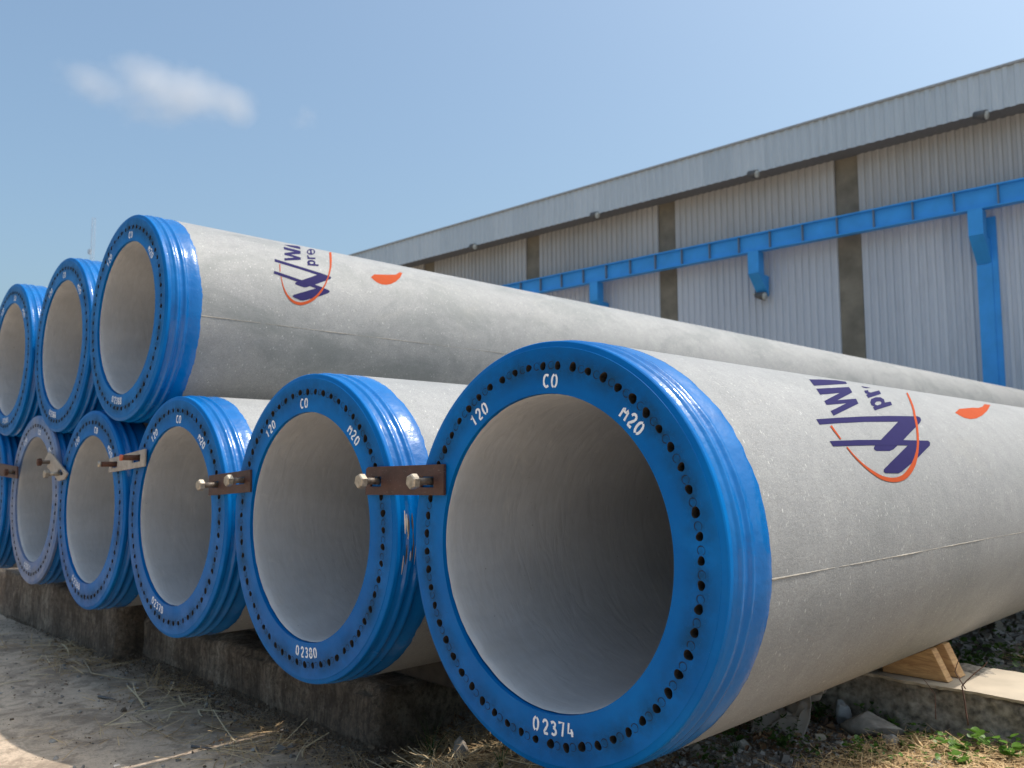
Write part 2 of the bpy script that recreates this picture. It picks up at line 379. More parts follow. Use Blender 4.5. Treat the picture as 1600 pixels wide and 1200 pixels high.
# sleepers carrying the piles
for (x0, x1, y0, zt, lab) in ((-4.3, -1.02, 0.80, -0.001, 'dark timber sleeper on top of the stained plinth under the piles'), (-7.8, -4.46, 0.85, -0.001, 'dark timber sleeper on the paler far left plinth block')):
    zb = -0.172 if x0 > -4.4 else -0.09
    b = MB(); b.box(x0, x1, y0, y0+0.22, zb, zt-0.006)
    o = bevel(b.build('timber_sleeper', M['timber']), 0.012); tag(o, lab, 'sleeper', 'timber sleepers under the piles')
# bearing slab under the nearest pile
rough_block('bearing_block', -0.75, 1.3, 1.905, 2.35, -0.42, -0.050, M['slabface'], 'rough concrete bearing block with cement top under the nearest pile', 'concrete block', 0.016, 0.030, 0.012, 3)
gx = np.linspace(-0.74, 1.29, 120); gy = np.linspace(1.9, 2.355, 12)
vs = []; 
for j, y in enumerate(gy):
    for i, x in enumerate(gx):
        e = (0.022*noise.noise(Vector((x*5, 1, 0)))+0.014*noise.noise(Vector((x*19, 4, 0)))+0.007*noise.noise(Vector((x*50, 4, 0))) if j in (0, 11) else 0)
        vs.append((x, y+e-(0.02 if j == 0 else 0), -0.042+0.002*noise.noise(Vector((x*3, y*3, 0)))))
nx = len(gx); n0 = len(vs)
fs = [(j*nx+i, j*nx+i+1, (j+1)*nx+i+1, (j+1)*nx+i) for j in range(11) for i in range(nx-1)]
vs += [(v[0], v[1]+0.004, v[2]-0.012-0.006*noise.noise(Vector((v[0]*30, 0, 0)))) for v in vs[:nx]]; fs += [(i, n0+i, n0+i+1, i+1) for i in range(nx-1)]
cap = link('cement_cap', mesh('cement_cap', vs, fs, False), M['slab'], bpy.data.objects['bearing_block'])
# far bearers further along the piles
for yb in (6.5, 12.0, 17.5):
    b = MB(); b.box(-8, 0.9, yb, yb+0.3, -0.5, -0.008)
    tag(bevel(b.build('timber_sleeper', M['timber']), 0.02), {6.5: 'dark timber sleeper beneath the piles, first one behind the front row', 12.0: 'dark timber sleeper beneath the middle of the long piles', 17.5: 'dark timber sleeper beneath the far ends of the piles by the shed'}[yb], 'sleeper', 'timber sleepers under the piles')

# ------------------------------------------------------------------ warehouse
D = 21.0; rzb = math.atan(0.04)
wh = thing('warehouse', 'long grey sheet-clad factory shed with deep eaves behind the piles', 'warehouse', (-4, D, -0.3), rz=rzb)
def sheet_mesh(name, w, h, pitch=0.2, dep=0.05, valley=0.5):
    xs = [0]; ys = [0]; n = int(round(w/pitch))
    P = []
    for i in range(n):
        x = i*pitch; P += [(x, 0), (x+pitch*0.40, 0), (x+pitch*0.52, -dep), (x+pitch*0.88, -dep)]
    P.append((w, 0)); vs = [(x, y, z) for z in (0, h) for x, y in P]; m = len(P)
    return mesh(name, vs, [(i, i+1, m+i+1, m+i) for i in range(m-1)])
low = sheet_mesh('wall_sheet', 1.0, 7.9); upm = sheet_mesh('wall_sheet_upper', 1.0, 2.9); fas = sheet_mesh('fascia_sheet', 1.0, 1.04, 0.25, 0.03)
for me, m in ((low, M['wall']), (upm, M['wallup']), (fas, M['fascia'])): me.materials.append(m)
cols = [-4.2-5.85*i for i in range(-3, 6)]                                  # concrete column centres, in shed coordinates
cols = sorted(cols)
x = -31.0
edges = []
for i, c in enumerate(cols): edges.append(c)
bays = [(a+0.32, b-0.32) for a, b in zip([cols[0]-5.85]+cols, cols+[cols[-1]+5.85])]
k = 0
for a, b in bays:
    n = 5; w = (b-a)/n
    for i in range(n):
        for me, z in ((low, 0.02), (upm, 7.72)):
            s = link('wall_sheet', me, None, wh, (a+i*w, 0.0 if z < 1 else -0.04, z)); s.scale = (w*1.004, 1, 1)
for c in cols:
    b = MB(); b.box(c-0.31, c+0.31, -0.02, 0.35, 0, 10.5); b.build('column', M['column'], wh)
for i in range(58):
    s = link('fascia_sheet', fas, None, wh, (-30.2+i*1.0, -0.83, 9.56)); s.scale = (1.0, 1, 0.965)
b = MB(); b.box(-30.25, 28, -0.90, -0.80, 10.565, 10.62); b.build('gutter', M['trim'], wh)
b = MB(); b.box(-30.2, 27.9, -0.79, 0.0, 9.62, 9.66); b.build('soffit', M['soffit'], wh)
b = MB(); b.add([(-30.2, -0.8, 10.6), (27.9, -0.8, 10.6), (27.9, 24, 13.2), (-30.2, 24, 13.2)], [(0, 1, 2, 3)]); b.build('roof', M['wall'], wh)
b = MB(); b.add([(-30.2, 0.3, 0), (-30.2, 24, 0), (-30.2, 24, 13.1), (-30.2, 0.3, 10.6)], [(0, 1, 2, 3)]); b.add([(27.9, 0.3, 0), (27.9, 24, 0), (27.9, 24, 13.1), (27.9, 0.3, 10.6)], [(0, 3, 2, 1)]); b.add([(-30.2, 24, 0), (27.9, 24, 0), (27.9, 24, 13.1), (-30.2, 24, 13.1)], [(0, 3, 2, 1)]); b.build('side_wall', M['wall'], wh)
# crane runway beam on brackets in front of the wall
cr = thing('crane_beam', 'sky blue steel crane runway beam with stiffeners along the shed wall', 'crane beam', (-4, D, -0.3), rz=rzb)
bx0, bx1, bz0, bz1, by = -29.5, 26.0, 7.31, 7.82, -0.70
b = MB(); b.box(bx0, bx1, by+0.10, by+0.13, bz0+0.02, bz1-0.02); b.build('beam_web', M['crane'], cr)
for z0, z1 in ((bz0-0.015, bz0+0.02), (bz1-0.02, bz1+0.015)):
    b = MB(); b.box(bx0, bx1, by, by+0.23, z0, z1); b.build('beam_flange', M['crane'], cr)
sp = 5.85/6; st = None; x = -0.85-5.85*5-sp/2
stm = MB(); stm.box(-0.012, 0.012, by+0.004, by+0.099, bz0+0.021, bz1-0.021); st = stm.build('stiffener', M['craneedge'], cr, loc=(0, 0, 0))
first = True
while x < bx1:
    if x > bx0:
        o = st if first else st.copy()
        if not first: COL.objects.link(o)
        o.location.x = x; first = False
    x += sp
brk = -0.88
for i in range(-4, 5):
    cx = brk+5.85*i
    if cx < -29: continue
    b = MB(); b.box(cx-0.165, cx+0.165, by+0.004, by+0.34, 6.66, bz0-0.017); b.build('bracket', M['crane'], cr)
    b = MB(); y0 = by+0.004
    b.add([(cx-0.165, y0, 6.655), (cx+0.165, y0, 6.655), (cx+0.165, -0.10, 6.05), (cx-0.165, -0.10, 6.05), (cx-0.165, by+0.34, 6.655), (cx+0.165, by+0.34, 6.655), (cx-0.165, -0.06, 6.64), (cx+0.165, -0.06, 6.64)],
          [(0, 1, 2, 3), (0, 3, 6, 4), (1, 5, 7, 2), (4, 6, 7, 5), (0, 4, 5, 1), (3, 2, 7, 6)]); b.build('haunch', M['crane'], cr)
    b = MB()
    if i == 0 or i > 0: b.box(cx-0.17, cx+0.17, -0.13, -0.115, 0, 6.04); b.box(cx-0.012, cx+0.012, -0.114, 0.10, 0, 6.04); b.box(cx+0.10, cx+0.30, -0.11, -0.05, 0, 7.2); b.build('post', M['crane'], cr)
# flood lamps under the eaves and one below a bracket
def lamp(x, y, z, label, flip=1):
    t = thing('flood_lamp', label, 'flood lamp', (0, 0, 0), 'flood lamps on the shed')
    a = math.cos(rzb); s_ = math.sin(rzb); t.location = (-4+x*a-y*s_, D+x*s_+y*a, z-0.3); t.rotation_euler = (0, 0, rzb)
    b = MB(); b.tube([(-0.28*flip, 0.05, 0.16), (0.02, -0.1, 0.06)], 0.035, 8); b.build('arm', M['lens'], t)
    b = MB(); b.tube([(-0.12, -0.10, 0.08), (0.16, -0.14, 0.0)], [0.085, 0.13], 12); b.build('housing', M['lamp'], t, True)
    b = MB(); b.tube([(0.162, -0.141, -0.0005), (0.185, -0.144, -0.006)], [0.115, 0.10], 12); b.build('lens', M['lens'], t, True)
    return t
lamp(-0.62, -0.72, 9.50, 'flood lamp under the eaves at far right, the nearest one')
lamp(-6.6, -0.72, 9.50, 'flood lamp under the eaves above the bracket lamp')
lamp(-12.4, -0.72, 9.50, 'small flood lamp under the eaves left of the middle concrete column')
lamp(-18.3, -0.72, 9.50, 'tiny flood lamp under the eaves nearest the roof corner')
lamp(-6.75, -0.20, 6.02, 'lamp hanging just below the short blue bracket in the middle of the wall')

# ------------------------------------------------------------------ lattice mast far away
mp = Vector((-154.7, 47.3, 0)); ms = thing('lattice_mast', 'thin pale lattice radio mast far off beyond the left piles', 'mast', (mp.x, mp.y, -0.5))
b = MB(); w = 0.24; H = 45.2; n = 44
for sx, sy in ((-1, -1), (1, -1), (1, 1), (-1, 1)): b.tube([(sx*w, sy*w, 0), (sx*w, sy*w, H)], 0.028, 4)
b.build('mast_leg', M['mast'], ms)
b = MB()
C4 = [(-w, -w), (w, -w), (w, w), (-w, w)]
for i in range(n):
    z0, z1 = H*i/n, H*(i+1)/n
    for q in range(4):
        p, r_ = C4[q], C4[(q+1) % 4]
        b.tube([(*p, z0), (*r_, z1)], 0.014, 3); b.tube([(*p, z1), (*r_, z1)], 0.014, 3)
tag(b.build('bracing', M['mast'], ms), kind='stuff')
b = MB(); b.tube([(-1.5, 0, H-6.2), (-1.5, 0, H-5.4)], 0.28, 12); b.tube([(-1.4, 0, H-5.6), (-0.3, 0, H-5.6)], 0.06, 6); b.build('antenna_dish', M['mast'], ms)

# ------------------------------------------------------------------ piles
RI, RF, RH, RO, RB = 0.4475, 0.5812, 0.5287, 0.600, 0.606
NH = 57
def end_plate_mesh(ph):
    V = []; F = []; MI = []
    def P(r, t, y): V.append((r*math.cos(t), y, r*math.sin(t))); return len(V)-1
    r0, r1 = 0.508, 0.5495; da = 2*PI/NH; hr = 0.0130
    for k in range(NH):
        t0 = ph+(k-0.5)*da; t1 = t0+da; tc = ph+k*da
        hw = 0.5*da; hh = (r1-r0)/2; rc = (r0+r1)/2
        n = 16; outer = []; inner = []; deep = []
        rr = hr*random.uniform(0.84, 1.08); jr = random.uniform(-0.002, 0.002); wob = random.uniform(0, 6)
        for j in range(n):
            a = 2*PI*j/n; ca, sa = math.cos(a), math.sin(a)
            q = 1/max(abs(ca), abs(sa)); outer.append(P(rc+hh*sa*q, tc+hw*ca*q, 0))
        for j in range(n):
            a = 2*PI*j/n; rj = rr*(1+0.09*math.sin(2*a+wob)+0.06*math.sin(3*a+wob*2)); inner.append(P(RH+jr+rj*math.sin(a), tc+rj*math.cos(a)/RH, 0))
        for j in range(n):
            a = 2*PI*j/n; deep.append(P(RH+jr+rr*0.9*math.sin(a), tc+rr*0.9*math.cos(a)/RH, 0.03))
        for j in range(n):
            j2 = (j+1) % n
            F.append((outer[j], inner[j], inner[j2], outer[j2])); MI.append(0)
            F.append((inner[j], deep[j], deep[j2], inner[j2])); MI.append(1)
        F.append(tuple(deep)); MI.append(1)
        # fill square corners left by the 16-gon sampling
        for (sr, st_) in ((1, 1), (1, -1), (-1, -1), (-1, 1)):
            pass
        for ra, rb in ((RI, r0), (r1, RF)):
            for j in range(4):
                ta, tb = t0+da*j/4, t0+da*(j+1)/4
                F.append((P(ra, ta, 0), P(ra, tb, 0), P(rb, tb, 0), P(rb, ta, 0))); MI.append(0)
    S = 4*NH                                                   # chamfer, rim and inner edge
    for (ra, ya, rb, yb) in ((RF, 0, RF+0.001, 0.0016), (RF+0.001, 0.0016, RO-0.003, 0.0065), (RO-0.003, 0.0065, RO, 0.010), (RO, 0.010, RO, 0.024), (RI, 0, RI, 0.03)):
        for j in range(S):
            ta, tb = ph+2*PI*(j-0.5)/S, ph+2*PI*(j+0.5)/S
            F.append((P(ra, ta, ya), P(rb, ta, yb), P(rb, tb, yb), P(ra, tb, ya))); MI.append(0)
    me = mesh('end_plate', V, F, False, MI)
    bm = bmesh.new(); bm.from_mesh(me); bmesh.ops.remove_doubles(bm, verts=bm.verts, dist=0.00005); bmesh.ops.recalc_face_normals(bm, faces=bm.faces); bm.to_mesh(me); bm.free()
    return me

GLY = {'0': [[(.5, 1), (.25, .9), (.12, .7), (.12, .3), (.25, .1), (.42, 0)], [(.58, .98), (.78, .86), (.88, .66), (.88, .3), (.75, .1), (.6, .02)]],
       '1': [[(.2, .72), (.55, 1), (.55, 0)]], '2': [[(.12, .75), (.25, .95), (.5, 1), (.78, .92), (.85, .7), (.7, .48), (.12, 0), (.9, 0)]],
       '3': [[(.15, .88), (.45, 1), (.78, .9), (.8, .68), (.45, .55)], [(.45, .55), (.85, .42), (.85, .15), (.5, 0), (.15, .12)]],
       '4': [[(.45, 1), (.12, .28), (.92, .28)], [(.7, .55), (.7, 0)]], '7': [[(.1, 1), (.88, 1), (.45, 0)]],
       '8': [[(.5, .53), (.2, .65), (.2, .9), (.5, 1), (.8, .9), (.8, .65), (.5, .53), (.14, .38), (.14, .1), (.5, 0), (.86, .1), (.86, .38), (.5, .53)]],
       '6': [[(.8, .92), (.5, 1), (.2, .8), (.12, .4), (.2, .08), (.5, 0), (.8, .1), (.86, .34), (.7, .54), (.35, .52), (.15, .35)]],
       '9': [[(.85, .6), (.6, .42), (.25, .5), (.14, .75), (.3, .96), (.6, 1), (.84, .85), (.86, .5), (.7, .1), (.3, 0)]],
       '5': [[(.85, 1), (.25, 1), (.18, .58), (.55, .62), (.86, .42), (.8, .12), (.45, 0), (.15, .1)]],
       'C': [[(.85, .88), (.6, 1), (.3, .92), (.14, .65), (.14, .32), (.32, .06), (.6, 0), (.86, .12)]], 'M': [[(.08, 0), (.12, 1), (.5, .35), (.88, 1), (.92, 0)]],
       'O': [[(.45, 1), (.22, .88), (.12, .65), (.12, .3), (.25, .08), (.45, 0)], [(.6, 1), (.8, .85), (.88, .62), (.88, .3), (.75, .08), (.58, 0)]]}
def face_text(txt, phi, parent, r=0.484, h=0.037, w=0.0235, gap=0.0075, top=True, sw=0.0074, gaps=None):
    """stencilled characters set tangentially round the end plate"""
    b = MB(); adv = w+gap; tot = adv*len(txt)-gap+(gaps or 0)
    rad = Vector((math.cos(phi), math.sin(phi))); upv = rad if top else -rad; rv = Vector((upv.y, -upv.x)); cur = -tot/2
    for ci, ch in enumerate(txt):
        if ci == 1 and gaps: cur += gaps
        tilt = random.uniform(-0.05, 0.05); org = rad*r
        # follow the ring a little
        off = cur+w/2; ang = (-off/r if top else off/r); up_i = Vector((upv.x*math.cos(ang)-upv.y*math.sin(ang), upv.x*math.sin(ang)+upv.y*math.cos(ang))); 
        cen = Vector((rad.x*math.cos(ang)-rad.y*math.sin(ang), rad.x*math.sin(ang)+rad.y*math.cos(ang)))*r
        r_i = Vector((up_i.y, -up_i.x))
        for si, stroke in enumerate(GLY[ch]):
            pts = [cen+r_i*((px-0.5)*w)+up_i*((py-0.5)*h) for px, py in stroke]
            # smooth
            if len(pts) > 3:
                q = [pts[0]]
                for a_, b_ in zip(pts[:-1], pts[1:]): q += [a_*0.7+b_*0.3, a_*0.3+b_*0.7]
                pts = q+[pts[-1]]
            vs = []
            for i, p in enumerate(pts):
                d = (pts[min(i+1, len(pts)-1)]-pts[max(i-1, 0)]).normalized(); nn = Vector((-d.y, d.x))*sw*0.5*random.uniform(0.8, 1.12)
                yy = -0.0008-0.0001*si
                vs += [(p.x+nn.x, yy, p.y+nn.y), (p.x-nn.x, yy, p.y-nn.y)]
            b.add(vs, [(2*i, 2*i+2, 2*i+3, 2*i+1) for i in range(len(pts)-1)])
        cur += adv
    return b.build('stencilled_mark', M['white'], parent)

def ring_arcs(ph, parent):
    b = MB(); da = 2*PI/NH
    for k in range(NH):
        if random.random() < 0.06: continue
        tc = ph+k*da+R(2.72); c = Vector((RH*math.cos(tc), RH*math.sin(tc))); tv = Vector((-math.sin(tc), math.cos(tc))); nv = Vector((math.cos(tc), math.sin(tc)))
        a0 = R(random.uniform(20, 50)); a1 = R(random.uniform(300, 345)); n = 14; r = 0.0108; vs = []
        for j in range(n+1):
            a = a0+(a1-a0)*j/n+PI; w_ = 0.00075*(1.1+0.35*math.sin(j*0.9+k*2.1))*(1.4 if j < 9 else 0.7)+0.0001
            for s_ in (-1, 1):
                q = c+tv*((r+s_*w_)*math.cos(a-PI)*-1)+nv*((r+s_*w_)*math.sin(a)); vs.append((q.x, -0.0005, q.y))
        b.add(vs, [(2*i, 2*i+2, 2*i+3, 2*i+1) for i in range(n)])
    return tag(b.build('plugged_hole_joint', M['line'], parent), kind='stuff')

prof = [(0.5935, 0.0240), (0.5920, 0.0270), (0.5950, 0.033), (0.5975, 0.044), (0.6000, 0.0495), (0.6052, 0.0535), (0.6066, 0.0585), (0.6066, 0.0640), (0.6040, 0.0690), (0.5980, 0.0730), (0.5965, 0.077),
        (0.5980, 0.086), (0.6000, 0.0935), (0.6058, 0.0980), (0.6074, 0.1035), (0.6074, 0.1090), (0.6045, 0.1140), (0.5980, 0.1180), (0.5980, 0.124), (0.6005, 0.136), (0.6040, 0.152), (0.6066, 0.166), (0.6072, 0.174), (0.6072, 0.182), (0.6064, 0.190)]
def collar_mesh(seed):
    def jit(i, t):
        q = Vector((math.cos(t)*2.2+seed*3, math.sin(t)*2.2, prof[i][1]*9)); d = 0.0011*noise.noise(q*3)+0.0005*noise.noise(q*9)
        e = 0.0
        if i >= len(prof)-2:
            q2 = Vector((math.cos(t)*4+seed, math.sin(t)*4, 0)); e = 0.008*noise.noise(q2)+0.006*noise.noise(q2*5)+0.003*noise.noise(q2*17)
            if i == len(prof)-2: e *= 0.9
            d = 0
        if i < 2: d = 0
        return d, e
    vs, fs = lathe(prof, 256, jit); return mesh('collar', vs, fs, True)
L = 18.3
def shaft_mesh():
    ys = [0.028]+[0.15+i*0.9 for i in range(20)]+[L]
    so_, sf = lathe([(0.588, 0.028), (0.590, 0.160), (RB-0.0006, 0.168)]+[(RB, y) for y in np.linspace(0.180, L, 22)], 256)
    li = [(0.4470, 0.0135), (0.4455, 0.018), (0.4440, 0.035), (0.4425, 0.07), (0.4430, 0.13)]+[(0.4432, y) for y in np.linspace(0.3, L, 14)]
    def jit(i, t):
        if i > 4: return 0.0015*noise.noise(Vector((math.cos(t)*3, math.sin(t)*3, i))), 0
        lip = 0.012*max(0, noise.noise(Vector((math.cos(t)*2.0, math.sin(t)*2.0, 5.5)))+0.1)+0.011*math.exp(-((t-R(228))/0.55)**2)*(1+0.5*noise.noise(Vector((math.cos(t)*12, math.sin(t)*12, 1))))
        return (-lip*(0.5, 0.8, 1.0, 0.8, 0.4)[i]+0.001*noise.noise(Vector((math.cos(t)*14, math.sin(t)*14, i*2)))-0.0006), 0
    iv, if_ = lathe(li, 256, jit)
    V = so_+iv; F = sf+[tuple(reversed([a+len(so_) for a in f])) for f in if_]; MI = [0]*len(sf)+[1]*len(if_)
    a0 = (len(so_)-256); b0 = len(so_)+len(iv)-256
    F += [(a0+j, a0+(j+1) % 256, b0+(j+1) % 256, b0+j) for j in range(256)]; MI += [0]*256
    return mesh('shaft', V, F, True, MI)
def seam_mesh(ang, seed):
    V = []; F = []; n = 700; ys = 0.19+(L-0.2)*(np.linspace(0, 1, n)**2.2)
    for i, y in enumerate(ys):
        q = Vector((y*2, seed, 0)); hgt = 0.0004+0.0030*max(0, noise.noise(q*2.2)+0.25)+0.0014*noise.noise(q*14)+0.0008*noise.noise(q*40); wd = (0.0018+0.0045*max(0, noise.noise(q*1.3)+.1)+0.0012*noise.noise(q*25))/RB; a = ang+0.0025*noise.noise(q*0.7)
        for (da_, hh) in ((-wd, -0.0005), (-wd*0.3, hgt), (wd*0.2, hgt*0.8), (wd*0.6, -0.0005)):
            V.append(((RB+hh)*math.cos(a+da_), y, (RB+hh)*math.sin(a+da_)))
    for i in range(n-1):
        for j in range(3): F.append((4*i+j, 4*i+j+1, 4*i+j+5, 4*i+j+4))
    me = mesh('mould_seam', V, F, False); return me
def decal(shape, parent, name, r=RB+0.0009):
    """flat print wrapped round the shaft: outlines are (distance along, angle) pairs"""
    loops = shape['loops']; L3 = [[Vector((y, R(a)*RB, 0)) for y, a in l] for l in loops]
    tri = tessellate_polygon(L3); pts = [p for l in L3 for p in l]
    bm = bmesh.new(); vs = [bm.verts.new(p) for p in pts]
    for t in tri:
        try: bm.faces.new([vs[i] for i in t])
        except ValueError: pass
    for _ in range(6):
        long = [e for e in bm.edges if abs(e.verts[0].co.y-e.verts[1].co.y) > 0.02]
        if not long: break
        bmesh.ops.subdivide_edges(bm, edges=long, cuts=1); bmesh.ops.triangulate(bm, faces=bm.faces)
    rr = r+0.0005*shape['lift']
    for v in bm.verts: a = v.co.y/RB; v.co = Vector((rr*math.cos(a), v.co.x, rr*math.sin(a)))
    me = bpy.data.meshes.new(name); bm.to_mesh(me); bm.free()
    bm = bmesh.new(); bm.from_mesh(me)
    for f in bm.faces:
        c = f.calc_center_median()
        if f.normal.dot(Vector((c.x, 0, c.z))) < 0: f.normal_flip()
    bm.to_mesh(me); bm.free()
    return link(name, me, M[shape['col']], parent)
